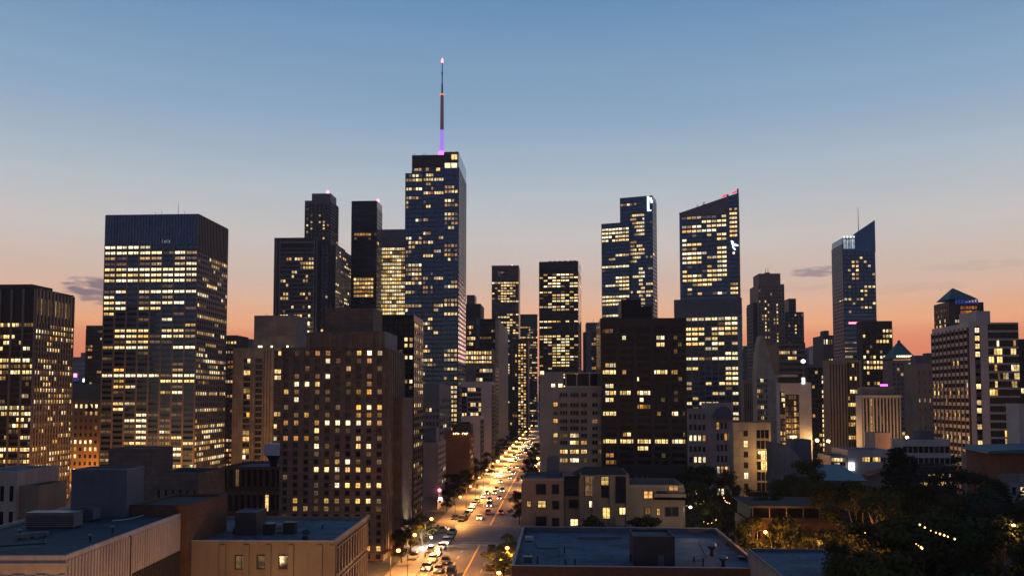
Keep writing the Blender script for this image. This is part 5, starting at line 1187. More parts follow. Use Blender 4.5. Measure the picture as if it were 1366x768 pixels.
# ------------------------------------------------------------------ trees
def leafmat(name, c0, c1):
    m, t, b = newmat(name)
    n1 = noise(t, pos(t, .5, .5, .5), 1.0, 3); n2 = noise(t, pos(t, 3, 3, 3), 1.0, 2)
    k = mth(t, 'MULTIPLY_ADD', n2, .6, mth(t, 'MULTIPLY', n1, .6))
    oi = t.nodes.new('ShaderNodeObjectInfo'); v = mth(t, 'MULTIPLY_ADD', oi.outputs['Random'], 1.3, .6); cc = t.nodes.new('ShaderNodeCombineColor'); [t.links.new(v, cc.inputs[i]) for i in range(3)]      # every tree its own shade of green
    t.links.new(mixc(t, 1.0, mixc(t, mth(t, 'SUBTRACT', k, .1), c0, c1), cc.outputs[0], 'MULTIPLY'), b.inputs['Base Color']); b.inputs['Roughness'].default_value = .9; b.inputs['Specular IOR Level'].default_value = .05
    return m
M['leaf'] = leafmat('foliage', (.011, .012, .003), (.042, .044, .011)); M['leaf_lit'] = leafmat('foliage_lit', (.06, .075, .02), (.16, .16, .05)); M['bark'] = flat('bark', (.07, .05, .035), .9)  # paler second foliage: lamplight on the leaves put into its colour
M['needle'] = leafmat('needles', (.008, .014, .009), (.026, .038, .02))
def leaf_card(m, c, nrm, s, r):
    u = nrm.orthogonal().normalized(); u.rotate(Matrix.Rotation(r.uniform(0, 6.28), 3, nrm)); w = nrm.cross(u)
    m.poly([c - u * s * .5, c - w * s * .3, c + u * s * .5, c + w * s * .3])
def broadleaf(seed, leafm, n=8500, spread=.38, base=.24, leaf=.027):
    """unit-height tree; returns (trunk mesh, crown mesh)"""
    r = random.Random(seed); tr = MB(); cr = MB()
    tr.tube((0, 0, 0), (.01, 0, base + .1), .022, .016, 8)
    clumps = []
    for k in range(r.randint(26, 36)):
        a = r.uniform(0, 6.28); h = r.uniform(base + .04, .95); rad = spread * math.sqrt(max(.05, 1 - ((h - .5) / .52) ** 2)) * r.uniform(.35, 1.05)
        c = Vector((math.cos(a) * rad, math.sin(a) * rad, h)); s = r.uniform(.055, .125)
        clumps.append((c, s))
        st = Vector((.01 * r.random(), 0, r.uniform(base * .8, min(h, base + .22)))); md = st.lerp(c, .5) + Vector((0, 0, .03))
        tr.tube(st, md, .011, .007, 5, False); tr.tube(md, c, .007, .002, 5, False)
    clumps.append((Vector((0, 0, .9)), .11)); clumps.append((Vector((0, 0, .6)), .17))
    tot = sum(s * s for c, s in clumps)
    for c, s in clumps:
        sq = Vector((r.uniform(.8, 1.35), r.uniform(.8, 1.35), r.uniform(.6, .9)))
        for k in range(int(n * s * s / tot)):
            d = Vector((r.gauss(0, 1), r.gauss(0, 1), r.gauss(0, 1))).normalized(); q = r.random() ** .45 * r.uniform(.75, 1.12)
            p = c + Vector((d.x * sq.x, d.y * sq.y, d.z * sq.z)) * s * q
            nrm = (d + Vector((r.uniform(-.7, .7), r.uniform(-.7, .7), r.uniform(-.2, .9)))).normalized()
            leaf_card(cr, p, nrm, leaf * r.uniform(.6, 1.35), r)
    return tr.mesh('trunk', M['bark']), cr.mesh('crown', leafm)
def conifer(seed):
    r = random.Random(seed); tr = MB(); cr = MB()
    tr.tube((0, 0, 0), (0, 0, .98), .02, .003, 7)
    for k in range(46):
        h = .16 + .82 * k / 46; R = .24 * (1 - h) ** .8 + .015; nb = 7
        for j in range(nb):
            a = r.uniform(0, 6.28); e = Vector((math.cos(a) * R, math.sin(a) * R, h + R * .25)); s = Vector((0, 0, h))
            for q in range(9):
                f = .25 + .75 * q / 8; p = s.lerp(e, f) + Vector((r.uniform(-1, 1), r.uniform(-1, 1), r.uniform(-1, 1))) * .014
                leaf_card(cr, p, Vector((r.uniform(-1, 1), r.uniform(-1, 1), 1)).normalized(), .042, r)
    return tr.mesh('trunk', M['bark']), cr.mesh('crown', M['needle'])
def palm(seed):
    r = random.Random(seed); tr = MB(); cr = MB()
    for k in range(6): tr.tube((.012 * math.sin(k), 0, k * .115), (.012 * math.sin(k + 1), 0, (k + 1) * .115 + .01), .024 - .001 * k, .023 - .001 * k, 8)
    top = Vector((.012 * math.sin(6), 0, .7))
    for k in range(30):
        a = r.uniform(0, 6.28); up = r.uniform(-.15, 1.25); Lf = r.uniform(.28, .4); p = top.copy(); d = Vector((math.cos(a) * math.cos(up), math.sin(a) * math.cos(up), math.sin(up)))
        side = Vector((-math.sin(a), math.cos(a), 0))
        for q in range(9):
            d2 = (d + Vector((0, 0, -.11 * q * .35))).normalized(); p2 = p + d2 * Lf / 9
            wv = .05 * math.sin(math.pi * (q + .6) / 9.6) + .008
            for sg in (-1, 1):
                cr.poly([p, p2, p2 + side * sg * wv + Vector((0, 0, -wv * .7)) + d2 * .02])
            p = p2; d = d2
    return tr.mesh('trunk', M['bark']), cr.mesh('crown', M['needle'])
TV = {'b1': broadleaf(1, M['leaf']), 'b2': broadleaf(2, M['leaf'], spread=.42), 'b3': broadleaf(3, M['leaf'], spread=.33, base=.3), 'b4': broadleaf(4, M['leaf'], n=10500, spread=.47, base=.2, leaf=.025),
      's1': broadleaf(5, M['leaf'], n=2600, spread=.42, base=.2, leaf=.055), 's2': broadleaf(6, M['leaf'], n=2600, spread=.36, base=.26, leaf=.055), 'y1': broadleaf(7, M['leaf_lit'], n=1500, spread=.42, base=.3, leaf=.06), 'y2': broadleaf(10, M['leaf_lit'], n=3000, spread=.4, base=.22, leaf=.055), 'c1': conifer(8), 'p1': palm(9)}
tr_ = random.Random(3)
def tree(kind, px, ytop, d, label, cat='tree', wide=1.0, name='leafy_tree', group=None, z0=0.0):
    p = P(px, ytop, d); h = max(2.5, p.z - z0)
    t = thing(name, label, cat, (p.x, d, z0), tr_.uniform(0, 6.28), group); t.scale = (h * wide, h * wide, h)
    a, c = TV[kind]; link('trunk', a, t); link('crown', c, t)
    return t
tree('b1', 940, 618, 262, 'dark broad tree just east of the low tan apartments', wide=1.05)
tree('b2', 922, 640, 250, 'dark tree brushing the balcony end of the low tan apartments')
tree('b3', 968, 628, 255, 'round dark tree in front of the vaulted pale block')
tree('b4', 1005, 655, 240, 'wide low tree over the string of garden lights', wide=1.2)
tree('b1', 962, 660, 228, 'shadowy tree behind the white lamp at the brick roof corner')
tree('b2', 990, 672, 222, 'shadowy tree leaning over the west end of the porch house')
tree('b3', 1075, 609, 236, 'tall domed dark tree behind the roof of the porch house', wide=1.15)
tree('b1', 1052, 636, 244, 'shorter dark tree beside the grey blank gable')
tree('b4', 1098, 640, 225, 'dark tree hiding the foot of the teal-roofed small house', wide=.9)
tree('b4', 1150, 642, 188, 'very wide tree in front of the low white shop', wide=1.1)
tree('b2', 1185, 655, 172, 'spreading tree with a reddish lit flank in the middle of the park', wide=1.1)
tree('c1', 1196, 594, 235, 'pointed conifer rising above the park in front of the low white shop', name='conifer_tree', wide=1.25)
tree('c1', 1212, 606, 240, 'second, shorter conifer beside the pointed one', name='conifer_tree', wide=1.2)
tree('b1', 1225, 640, 205, 'dark tree below the arched pavilion')
tree('b3', 1262, 655, 192, 'dark park tree just below the glowing arched windows', wide=1.2)
tree('b4', 1293, 625, 226, 'tall dark tree before the grey wall-like block')
tree('b2', 1318, 640, 215, 'dark tree near the foot of the grey wall, west of the palm')
tree('p1', 1350, 622, 190, 'palm with drooping fronds at the east edge of the park', name='palm_tree', wide=1.3)
tree('p1', 1330, 655, 180, 'lower shaggy palm leaning in front of the grey wall', name='palm_tree', wide=1.3)
tree('b1', 1366, 668, 170, 'dark tree cut by the east edge under the tall palm')
tree('b4', 1170, 700, 140, 'near black tree whose crown fills the lower part of the park', wide=1.15)
tree('b2', 1222, 690, 138, 'near tree with tiny lights showing through its crown', wide=1.1)
tree('b1', 1270, 684, 146, 'near tree under the diagonal string of park lights', wide=1.15)
tree('b4', 1320, 690, 142, 'near tree beside the pale path in the south-east corner', wide=.95)
tree('b3', 1372, 715, 130, 'near dark tree filling the south-east corner edge', wide=1.2)
tree('b2', 1205, 738, 118, 'nearest tree at the bottom edge of the park', wide=1.15)
tree('b1', 1140, 735, 128, 'small near tree left of the nearest park tree, by the yellow yard', wide=.9)
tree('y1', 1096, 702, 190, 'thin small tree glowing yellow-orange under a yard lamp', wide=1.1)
tree('b2', 1000, 688, 192, 'shadowy tree hugging the west wall of the porch house', wide=1.0)
tree('b4', 1030, 662, 206, 'dark tree arching over the porch house roof', wide=.8)
tree('s1', 1040, 688, 190, 'dark yard bush tree in front of the porch house posts', wide=.9)
# street trees
ST = (('b1', 548, 690, 236, 'dark leafy tree at the kerb, under the brown stone tower', 1.15), ('b2', 563, 686, 250, 'dark leafy tree nearest the crossing on the west pavement', 1.2), ('b3', 575, 694, 255, 'small dark tree right at the crossing corner by parked cars', 1.1), ('b1', 536, 704, 224, 'dark tree tucked against the wall of the brown stone tower', 1.2),
      ('b4', 606, 632, 345, 'big dark tree against the orange brick block past the crossing', 1.25), ('b1', 596, 655, 325, 'dark tree beside the orange-lit wall past the crossing', 1.1), ('s1', 622, 626, 380, 'dark tree directly behind the big one at the orange brick block', 1.2),
      ('b2', 634, 610, 420, 'green street tree between glowing lamps past the brick block', 1.3), ('s2', 647, 602, 485, 'street tree amid orange lamps, halfway along the west kerb', 1.3), ('s1', 658, 594, 560, 'street tree lit from below where the canyon narrows', 1.3), ('s2', 671, 584, 670, 'small street tree in the glow of the far traffic', 1.4), ('s1', 683, 576, 790, 'tiny street tree farthest along the west kerb', 1.4), ('s2', 697, 568, 960, 'tiny tree at the end of the street between orange lamps', 1.5),
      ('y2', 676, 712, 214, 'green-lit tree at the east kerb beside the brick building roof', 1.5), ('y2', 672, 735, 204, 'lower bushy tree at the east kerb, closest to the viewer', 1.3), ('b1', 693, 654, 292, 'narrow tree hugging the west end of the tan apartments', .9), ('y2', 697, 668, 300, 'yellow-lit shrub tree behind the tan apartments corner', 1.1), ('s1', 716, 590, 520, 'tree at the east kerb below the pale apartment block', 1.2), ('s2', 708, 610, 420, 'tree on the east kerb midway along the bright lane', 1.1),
      ('s1', 785, 688, 224, 'small dark round shrub tree before the tan apartments, under the lit tall window', 1.3), ('s2', 862, 686, 226, 'small dark round shrub tree before the east wing of the tan apartments', 1.3))
for k, px, y, d, lab, w in ST: tree(k, px, y, d, lab, wide=w, name='street_tree')
tree('s1', 1130, 610, 300, 'small dark roof-garden tree beside the low white shop', wide=1.4)
tree('s2', 1232, 600, 300, 'dark shrub tree on the terrace of flats', wide=1.6, name='shrub_tree')

# ------------------------------------------------------------------ street lamps and lights
LAMPC = {'orange': (1, .40, .085), 'warm': (1, .56, .2), 'white': (1, .88, .7), 'cool': (.85, .93, 1.0)}
BULB = {k: emit('lamp_' + k, v, 9) for k, v in LAMPC.items()}
POLE = flat('lamp_pole', (.06, .06, .06), .5, .6)
LM = {}
def lamp_meshes(c, r, h):
    key = (c, round(r, 2), round(h, 1))
    if key not in LM:
        p = MB(); p.lathe([(.16, 0), (.14, .9), (.08, 1.0), (.06, h)], 0, 0, 8)
        a = MB(); a.tube((0, 0, h), (.9, 0, h + .35), .05, .04, 6); a.tube((.9, 0, h + .35), (1.7, 0, h + .3), .04, .04, 6)
        hd = MB(); hd.hexa([(1.35, -.22, h + .2), (2.2, -.22, h + .2), (2.2, .22, h + .2), (1.35, .22, h + .2), (1.5, -.13, h + .42), (2.1, -.13, h + .42), (2.1, .13, h + .42), (1.5, .13, h + .42)])
        bl = MB(); bl.lathe([(r * .2, h + .2 - 2 * r * .8), (r * .85, h + .2 - 1.5 * r * .8), (r, h + .2 - r * .8), (r * .8, h + .2 - .4 * r * .8), (r * .4, h + .19)], 1.78, 0, 10)
        LM[key] = (p.mesh('pole', POLE), a.mesh('arm', POLE), hd.mesh('head', POLE), bl.mesh('bulb', BULB[c]))
    return LM[key]
LD = {}
def lamp(x, y, c, W, label, r=.45, h=8.0, rz=0.0, z=0.0, group='street lamps along the avenue', name='street_lamp', cat='street lamp', spot=False):
    t = thing(name, label, cat, (x, y, z), rz, group)
    for nm, me in zip(('pole', 'arm', 'lamp_head', 'bulb'), lamp_meshes(c, r, h)): link(nm, me, t)
    key = (c, W, spot)
    if key not in LD:
        l = bpy.data.lights.new('lamp_light', 'SPOT' if spot else 'POINT'); l.energy = W * (1.6 if spot else 1); l.color = LAMPC[c]; l.shadow_soft_size = .35; LD[key] = l
        if spot: l.spot_size = math.radians(166); l.spot_blend = .45
    o = bpy.data.objects.new('lamp_light', LD[key]); col.objects.link(o); o.parent = t; o.location = (1.78, 0, h + .2 - 2 * r * .8 - .5)
    return t
KW = 22000.0
wl = ((184, 'orange', .9, 'lamp nearest the viewer, at the foot of the brown stone tower'), (205, 'orange', 1.1, 'tall lamp in front of the lit doorway of the brown stone tower'), (232, 'orange', .8, 'white lamp shining among the dark kerb trees'), (300, 'orange', .65, 'orange lamp against the lit wall just past the crossing'), (335, 'orange', .6, 'lamp beside the big dark tree past the crossing'), (372, 'orange', .9, 'orange lamp in front of the orange brick block'), (412, 'warm', 1.0, 'brightest double glow lamp past the brick block'), (452, 'orange', 1.3, 'orange lamp beneath the short concrete building'))
for y, c, k, lab in wl: lamp(RL - 1.2, y, c, KW * k, lab, r=.5, spot=True, h=11.0 if y < 300 else 9.0)
for i, y in enumerate((485, 520, 560, 605, 650, 700, 760, 830, 910, 1000, 1100)):
    lamp(RL - 1.2, y, 'orange' if i % 3 else 'warm', KW * 1.3, 'street lamp blurred into the far orange glow of the avenue', r=.95, spot=True, group='far lamps of the avenue')
el_ = ((176, 'orange', 1.8, 'orange lamp low behind the brick roof corner'), (205, 'orange', 1.5, 'lamp behind the low kerb tree next to the brick building'), (300, 'orange', .4, 'lamp lighting the yellow-lit shrub tree at the tan apartments corner'), (352, 'orange', .7, 'lamp on the east kerb just past the tan apartments'), (402, 'orange', 1.2, 'orange lamp beyond the pale stucco apartments'))
for y, c, k, lab in el_: lamp(RR + 1.0, y, c, KW * k, lab, rz=math.pi, r=.5, spot=True)
for i, y in enumerate((450, 510, 575, 650, 740, 840, 950)):
    lamp(RR + 1.0, y, 'orange' if i % 2 else 'warm', KW * 1.3, 'street lamp blurred into the far orange glow of the avenue', r=.95, rz=math.pi, spot=True, group='far lamps of the avenue')
for x, y, k, lab in ((-66, 86, .3, 'unseen street lamp added in the lane under the ribbed concrete building'), (-52, 116, .22, 'unseen street lamp added to face the tan office front'), (-38, 122, .18, 'unseen street lamp added at the tan office corner'), (-30, 160, .25, 'unseen street lamp added beside the tan office flank'), (-48, 82, .3, 'unseen street lamp added at the flank of the ribbed concrete building')):
    lamp(x, y, 'warm', KW * k, lab, group='unseen lamps added in the near lanes')  # unseen lamps below the view, added to warm the near walls
# yards and side streets
def at(px, py, d): p = P(px, py, d); return p.x, d, p.z
for px, py, d, c, W, r, lab in ((1021, 709, 186, 'orange', .26, .42, 'round orange yard lamp before the porch house'), (921, 676, 222, 'white', .1, .4, 'white lamp above the brick roof corner, by the dark trees'), (1155, 710, 170, 'orange', .2, .42, 'orange lamp at the west edge of the park trees'), (1105, 588, 372, 'warm', .35, .8, 'bright street lamp between the white mid-rise and the brown tower'), (1238, 588, 310, 'orange', .3, .5, 'orange lamp left of the terrace of flats'), (1090, 587, 395, 'warm', .2, .9, 'warm lamp at the foot of the dark block with one lit column'), (1210, 583, 345, 'warm', .3, .7, 'warm lamp over the roof of the terrace of flats'), (1026, 612, 296, 'warm', .07, .3, 'small warm lamp by the beige block with the glass bay'), (1032, 606, 290, 'warm', .15, .3, 'hidden warm lamp washing the foot of the plain beige slab'),
                                (1095, 738, 184, 'warm', .3, .25, 'low yard lamp lighting the small yellow-lit tree'), (1065, 736, 186, 'orange', .18, .25, 'low lamp lighting the yard wall by the porch'), (575, 716, 246, 'white', .4, .4, 'small white lamp at the crossing corner on the west side'), (104, 640, 415, 'orange', 1.2, .5, 'orange lamp lighting the old ochre building'), (60, 660, 312, 'orange', .9, .5, 'orange lamp before the dark grid-fronted block'), (250, 655, 352, 'orange', 1.3, .5, 'orange lamp at the east corner of the broad slab'), (340, 640, 395, 'orange', .15, .5, 'orange lamp before the beige ribbed building'), (190, 650, 355, 'orange', 1.2, .5, 'orange lamp at the foot of the broad slab'), (1352, 700, 140, 'warm', .12, .3, 'small path lamp by the south-east corner trees')):
    x, y, z = at(px, py, d); h = min(8.0, max(1.5, z)) ; lamp(x - 1.78, y, c, KW * W, lab, r=r, h=h - .2 + r * .8, z=max(0, z - h), group='lamps in yards and side streets', name='street_lamp')
for px, yt, yb, d, lab in ((1076, 654, 690, 205, 'unlit curved lamp pole rising behind the porch house roof'), (1092, 665, 712, 194, 'unlit lamp pole beside the small glowing tree')):
    p = P(px, yt, d); t = thing('lamp_pole', lab, 'lamp pole', (p.x, d, 0)); h = p.z
    m = MB(); m.lathe([(.14, 0), (.07, h)], 0, 0, 7); obj('pole', m, POLE, t); m = MB(); m.tube((0, 0, h), (1.2, 0, h + .8), .05); obj('arm', m, POLE, t); m = MB(); m.box(1.0, 1.9, -.15, .15, h + .7, h + .85); obj('lamp_head', m, POLE, t)
# strings of small garden lights
def string(label, pts, mat, d, n, r=.16):
    t = thing('light_string', label, 'string lights'); wm = MB(); rr_ = random.Random(len(label))
    q = [P(x, y, d) for x, y in pts]
    for a, c in zip(q, q[1:]): wm.tube(a, c, .03, n=4)
    obj('cable', wm, POLE, t)
    for k in range(n):
        f = (k + .5) / n * (len(q) - 1); i = int(f); p = q[i].lerp(q[i + 1], f - i)
        m = MB(); s = r * rr_.uniform(.6, 1.3); m.lathe([(s * .3, -s), (s, 0), (s * .3, s)], p.x, p.y + rr_.uniform(-.4, .4), 7); m.v = [(x, y, z + p.z - .2) for x, y, z in m.v]; obj('bulb', m, mat, t)
BG = emit('garden_bulb', (1, .55, .2), 4)
string('diagonal string of little bulbs hung in front of the near park trees', ((1225, 696), (1243, 706), (1258, 711), (1275, 717)), BG, 118, 8, .12)
string('short cluster of amber bulbs lower in the near park trees', ((1221, 722), (1232, 730)), BG, 112, 4, .11)
string('string of pink-orange garden bulbs in the dark tree by the vaulted block', ((963, 657), (968, 668), (974, 670)), emit('garden_bulb_pink', (1, .4, .2), 3), 216, 6, .14)
string('string of garden bulbs on the lower trees by the white corner lamp', ((936, 693), (947, 698), (958, 690)), BG, 214, 4, .13)
string('low row of window-like bulbs beside the orange yard lamp', ((1000, 729), (1018, 738), (1030, 729)), BG, 183, 4, .2)

# ------------------------------------------------------------------ cars
CP = {k: flat('car_paint_' + k, c, .3, .2, .6) for k, c in (('white', (.62, .62, .63)), ('silver', (.35, .36, .38)), ('black', (.015, .015, .017)), ('red', (.28, .02, .015)), ('blue', (.03, .06, .16)), ('grey', (.12, .12, .125)))}
TY = flat('tyre', (.012, .012, .012), .8); HL = emit('headlight', (1, .8, .5), 12); TLm = emit('tail_light', (1, .03, .015), 4); CG = glassmat('car_glass', (.04, .045, .05))
PARK = flat('unlit_lens', (.5, .5, .5), .2)
def car_meshes(long=4.6, w=1.86, h=1.46, van=False):
    bd = MB(); n = 0
    prof = [(-long / 2, .35), (-long / 2, .78), (-long / 2 + .25, .88), (long / 2 - 1.35, .92), (long / 2 - .25, .76), (long / 2, .62), (long / 2, .35)]
    for sgn in (0,):
        for i in range(len(prof) - 1):
            (a, za), (c, zc) = prof[i], prof[i + 1]
            bd.quad((w / 2, a, za), (w / 2, c, zc), (-w / 2, c, zc), (-w / 2, a, za))
        bd.quad((-w / 2, -long / 2, .35), (-w / 2, long / 2, .35), (w / 2, long / 2, .35), (w / 2, -long / 2, .35))
        bd.poly([(w / 2, a, z) for a, z in prof][::-1]); bd.poly([(-w / 2, a, z) for a, z in prof])
    rf = MB(); y0, y1 = (-long / 2 + .15, long / 2 - 1.5) if van else (-long / 2 + .75, long / 2 - 1.75)
    rf.hexa([(-w / 2 + .2, y0 + .35, h - .08), (w / 2 - .2, y0 + .35, h - .08), (w / 2 - .2, y1 - .5, h - .08), (-w / 2 + .2, y1 - .5, h - .08), (-w / 2 + .26, y0 + .45, h), (w / 2 - .26, y0 + .45, h), (w / 2 - .26, y1 - .6, h), (-w / 2 + .26, y1 - .6, h)])
    cb = MB(); cb.hexa([(-w / 2 + .04, y0 - .15, .86), (w / 2 - .04, y0 - .15, .86), (w / 2 - .04, y1 + .25, .86), (-w / 2 + .04, y1 + .25, .86), (-w / 2 + .2, y0 + .34, h - .08), (w / 2 - .2, y0 + .34, h - .08), (w / 2 - .2, y1 - .5, h - .08), (-w / 2 + .2, y1 - .5, h - .08)])
    wh = MB(); wh.tube((-.11, 0, 0), (.11, 0, 0), .33, n=12)
    hl = MB(); hl.lathe([(.06, -.02), (.15, 0), (.15, .07), (.05, .1)], 0, 0, 8)
    hl.v = [(x * 1.5, z, y) for x, y, z in hl.v]
    tl = MB(); tl.box(-.18, .18, -.05, .02, -.09, .09)
    return dict(body=bd, roof=rf, cabin=cb, wheel=wh, hl=hl, tl=tl, L=long, W=w)
CM = {}
def car(kind, paint, x, y, rz, label, lights=1, group=None, s=1.0):
    """lights: 0 parked and dark, 1 headlights and tail lights on"""
    key = (kind, paint, lights)
    if key not in CM:
        c = car_meshes(*((4.6, 1.86, 1.46, False) if kind == 'sedan' else (4.8, 1.95, 1.8, True)))
        CM[key] = dict(body=c['body'].mesh('body', CP[paint]), roof=c['roof'].mesh('roof', CP[paint]), cabin=c['cabin'].mesh('cabin_glass', CG), wheel=c['wheel'].mesh('wheel', TY), hl=c['hl'].mesh('headlight', HL if lights else PARK), tl=c['tl'].mesh('tail_light', TLm if lights else CP['red']), L=c['L'], W=c['W'])
    c = CM[key]; t = thing('parked_car' if lights == 0 else 'car', label, 'car', (x, y, .01), rz, group); t.scale = (s, s, s)
    link('body', c['body'], t); link('roof', c['roof'], t); link('cabin_glass', c['cabin'], t)
    for sx in (-1, 1):
        for sy in (-1, 1):
            o = link('wheel', c['wheel'], t); o.location = (sx * (c['W'] / 2 - .12), sy * c['L'] * .31, .33)
        o = link('headlight', c['hl'], t); o.location = (sx * (c['W'] / 2 - .32), c['L'] / 2 + .0, .6)
        o = link('tail_light', c['tl'], t); o.location = (sx * (c['W'] / 2 - .25), -c['L'] / 2 - .0, .68)
    return t
S = 1.2
crd = random.Random(21)
def on(px, py, z=.6): return G(px, py, z)
near = (('sedan', 'white', 570, 756, 1, 'white car heading the parked line at the bottom of the street, headlights on'), ('sedan', 'white', 577, 745, 0, 'white car parked second from the bottom of the kerb line'), ('suv', 'silver', 583, 737, 1, 'silver car mid-line with blazing headlights, third from the bottom'), ('sedan', 'white', 589, 729, 0, 'white car parked in the middle of the kerb line, fourth up'), ('suv', 'white', 595, 722, 1, 'white van-like car with lights on, fifth up the kerb line'), ('sedan', 'silver', 600, 715, 0, 'silver car second from the crossing in the kerb line'), ('sedan', 'grey', 604, 709, 0, 'grey car waiting closest to the crossing in the kerb line'))
for k, pc, px, py, li, lab in near:
    p = on(px, py); car(k, pc, p.x, p.y, math.pi, lab, li, 'cars lined up at the west kerb', S)
for k, pc, px, py, rz, li, lab in (('sedan', 'black', 568, 753 + 3, math.pi, 0, 'black car half on the pavement beside the bottom of the kerb line'), ('suv', 'black', 602, 764, math.pi, 0, 'black car driving down the lane at the very bottom of the picture'), ('sedan', 'grey', 585, 759, math.pi, 0, 'dark grey car between the kerb line and the driving black car'), ('sedan', 'black', 594, 748, math.pi, 0, 'black car beside the white kerb line, midway'),
                                 ('suv', 'black', 617, 692, math.pi * .93, 0, 'big black car turning at the far side of the crossing'), ('sedan', 'black', 607, 690, math.pi, 0, 'black car parked by the orange-lit wall past the crossing'), ('sedan', 'white', 640, 690, math.pi, 1, 'white car stopped at the far crossing line with dazzling headlights'), ('sedan', 'red', 651, 683, math.pi, 0, 'dark red car right behind the dazzling white car'), ('suv', 'blue', 653, 673, math.pi, 1, 'blue car third in the queue beyond the crossing'),
                                 ('sedan', 'black', 588, 706, math.pi * .5, 0, 'black car waiting in the side street by the kerb trees'), ('sedan', 'black', 656, 730, 0, 0, 'black car parked at the east kerb beside the green-lit tree'), ('sedan', 'black', 655, 756, 0, 0, 'black car parked at the east kerb near the bottom edge'), ('sedan', 'grey', 575, 733, math.pi, 0, 'grey car up on the pavement between lamp and kerb line'), ('sedan', 'silver', 552, 742, math.pi, 0, 'silver car parked against the brown stone tower doorway')):
    p = on(px, py); car(k, pc, p.x, p.y, rz, lab, li, None, S)
i = 0
for lane, x in enumerate((-33.8, -30.2, -26.6)):
    y = 318 + lane * 7
    while y < 900:
        st = crd.uniform(9, 17) * (1 + (y - 300) / 900)
        if crd.random() < (.36 if lane < 2 else .6 if y > 420 else .3):
            pk = crd.choice(('silver', 'black', 'grey', 'blue', 'red', 'white', 'black')); kd = crd.choice(('sedan', 'sedan', 'suv'))
            lab = 'oncoming %s car with glaring headlights in the packed traffic beyond the crossing' % pk
            car(kd, pk, x + crd.uniform(-.4, .4), y, math.pi, lab, 1, 'cars in the packed oncoming traffic', 1.1 if y < 600 else 1.3)
        y += st
for k in range(11):
    y = 330 + k * 52 + crd.uniform(-12, 12); pk = crd.choice(('white', 'black', 'grey'))
    car('sedan', pk, -19.5 + crd.uniform(-3, 2), y, 0, '%s car driving away on the emptier east lanes, tail lights red' % pk, 1, 'cars driving away up the avenue', S)
for k in range(6):
    car('sedan', crd.choice(('white', 'silver', 'black')), RL + 1.4, 306 + k * 9.5, math.pi, 'car parked beneath the lamps along the west kerb past the crossing', 0, 'cars parked past the crossing', S)
p = G(1120, 743); car('suv', 'black', p.x, p.y, math.pi / 2, 'black van parked in the orange-lit yard beside the glowing tree', 0, None, 1.2)
p = G(1136, 744); car('sedan', 'white', p.x + .5, p.y, math.pi / 2, 'white car nose to the black van in the orange-lit yard', 0, None, 1.2)
# yard and park surfaces
m = MB(); z = .02; m.quad((46, 168, z), (84, 168, z), (84, 195, z), (46, 195, z)); structure('yard', m, PV)
m = MB(); m.quad((70, 108, .02), (96, 108, .02), (84, 150, .02), (74, 150, .02)); structure('path', m, PV)

for px, py, h, lab in ((26, 716, 1.0, 'short dark vent pipe on the open west roof, near its edge'), (120, 722, .9, 'small dark vent pipe before the long grey air handler'), (150, 712, 1.1, 'dark vent pipe by the ribbed flank parapet')):
    p = G(px, py, 24.5); vent_pipe(lab, p.x, p.y, 24.5, h, .15)
for px, py, h, lab in ((312, 711, .9, 'dark vent pipe beside the plant room on the tan office'), (430, 705, .9, 'dark vent pipe near the east parapet of the tan office')):
    p = G(px, py, zf_tan); vent_pipe(lab, p.x, p.y, zf_tan, h, .15)
for lab, zz, pts in (('dark conduit crossing the west roof towards the long grey air handler', 24.5, ((0, 728), (60, 724), (66, 708))), ('dark conduit from the plant room to the satellite dish on the tan office', zf_tan, ((335, 712), (345, 719), (400, 721)))):
    t = thing('conduit', lab, 'pipe'); m = MB(); q = [G(x, y, zz + .1) for x, y in pts]
    for a, c in zip(q, q[1:]): m.tube(a, c, .08, n=6)
    obj('pipe', m, M['dark_steel'], t)
t = thing('roof_duct', 'square metal duct lying across the west roof before the grey air handler', 'duct', (0, 0, 0))
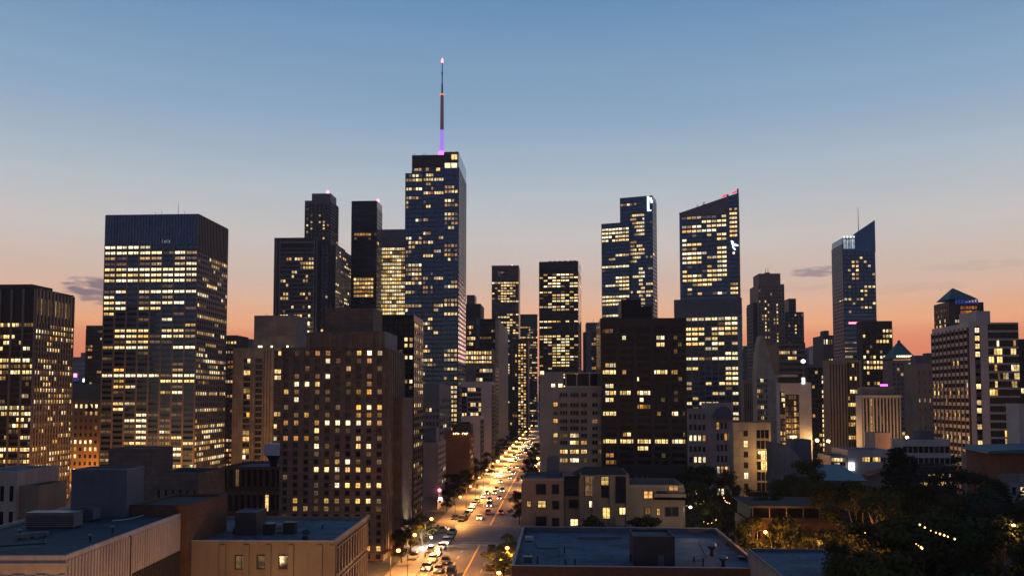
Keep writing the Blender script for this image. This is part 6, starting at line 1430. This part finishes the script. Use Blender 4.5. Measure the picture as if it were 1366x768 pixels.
a, c = G(20, 716, 24.9), G(62, 712, 24.9); m = MB(); m.hexa([(a.x, a.y, 24.75), (c.x, c.y, 24.75), (c.x, c.y + .7, 24.75), (a.x, a.y + .7, 24.75), (a.x, a.y, 25.3), (c.x, c.y, 25.3), (c.x, c.y + .7, 25.3), (a.x, a.y + .7, 25.3)]); obj('duct', m, M['grey_metal'], t)
m = MB()
for k in range(3): q = a.lerp(c, .1 + .4 * k); m.box(q.x - .1, q.x + .1, q.y + .1, q.y + .6, 24.5, 24.76)
obj('support', m, M['dark_steel'], t)
t = thing('roof_hatch', 'low square hatch lying flat on the east half of the brick roof', 'hatch', tuple(G(990, 745, zf)))
m = MB(); m.box(-.8, .8, -.8, .8, 0, .5); obj('curb', m, M['dark_steel'], t); m = MB(); m.box(-.88, .88, -.88, .88, .5, .6); obj('lid', m, M['grey_metal'], t)
t = thing('roof_duct', 'long low duct running along the back of the brick roof', 'duct', (0, 0, 0))
a, c = G(770, 716, zf + .3), G(828, 716, zf + .3); m = MB(); m.box(a.x, c.x, a.y - .3, a.y + .3, zf + .15, zf + .6); obj('duct', m, M['grey_metal'], t); m = MB()
for k in range(4): x = a.x + (c.x - a.x) * (k + .3) / 4; m.box(x, x + .2, a.y - .2, a.y + .2, zf, zf + .15)
obj('support', m, M['dark_steel'], t)

# ------------------------------------------------------------------ the evening air
hm = bpy.data.materials.new('haze'); hm.use_nodes = True
for n in list(hm.node_tree.nodes):
    if n.type == 'BSDF_PRINCIPLED': hm.node_tree.nodes.remove(n)
pv = hm.node_tree.nodes.new('ShaderNodeVolumePrincipled'); pv.inputs['Color'].default_value = (.86, .88, .92, 1); pv.inputs['Density'].default_value = .00009; pv.inputs['Anisotropy'].default_value = .45
hm.node_tree.links.new(pv.outputs[0], [n for n in hm.node_tree.nodes if n.type == 'OUTPUT_MATERIAL'][0].inputs['Volume'])
m = MB(); m.box(-1500, 1500, -60, 2100, -1, 330); o = obj('haze', m, hm); o['kind'] = 'stuff'
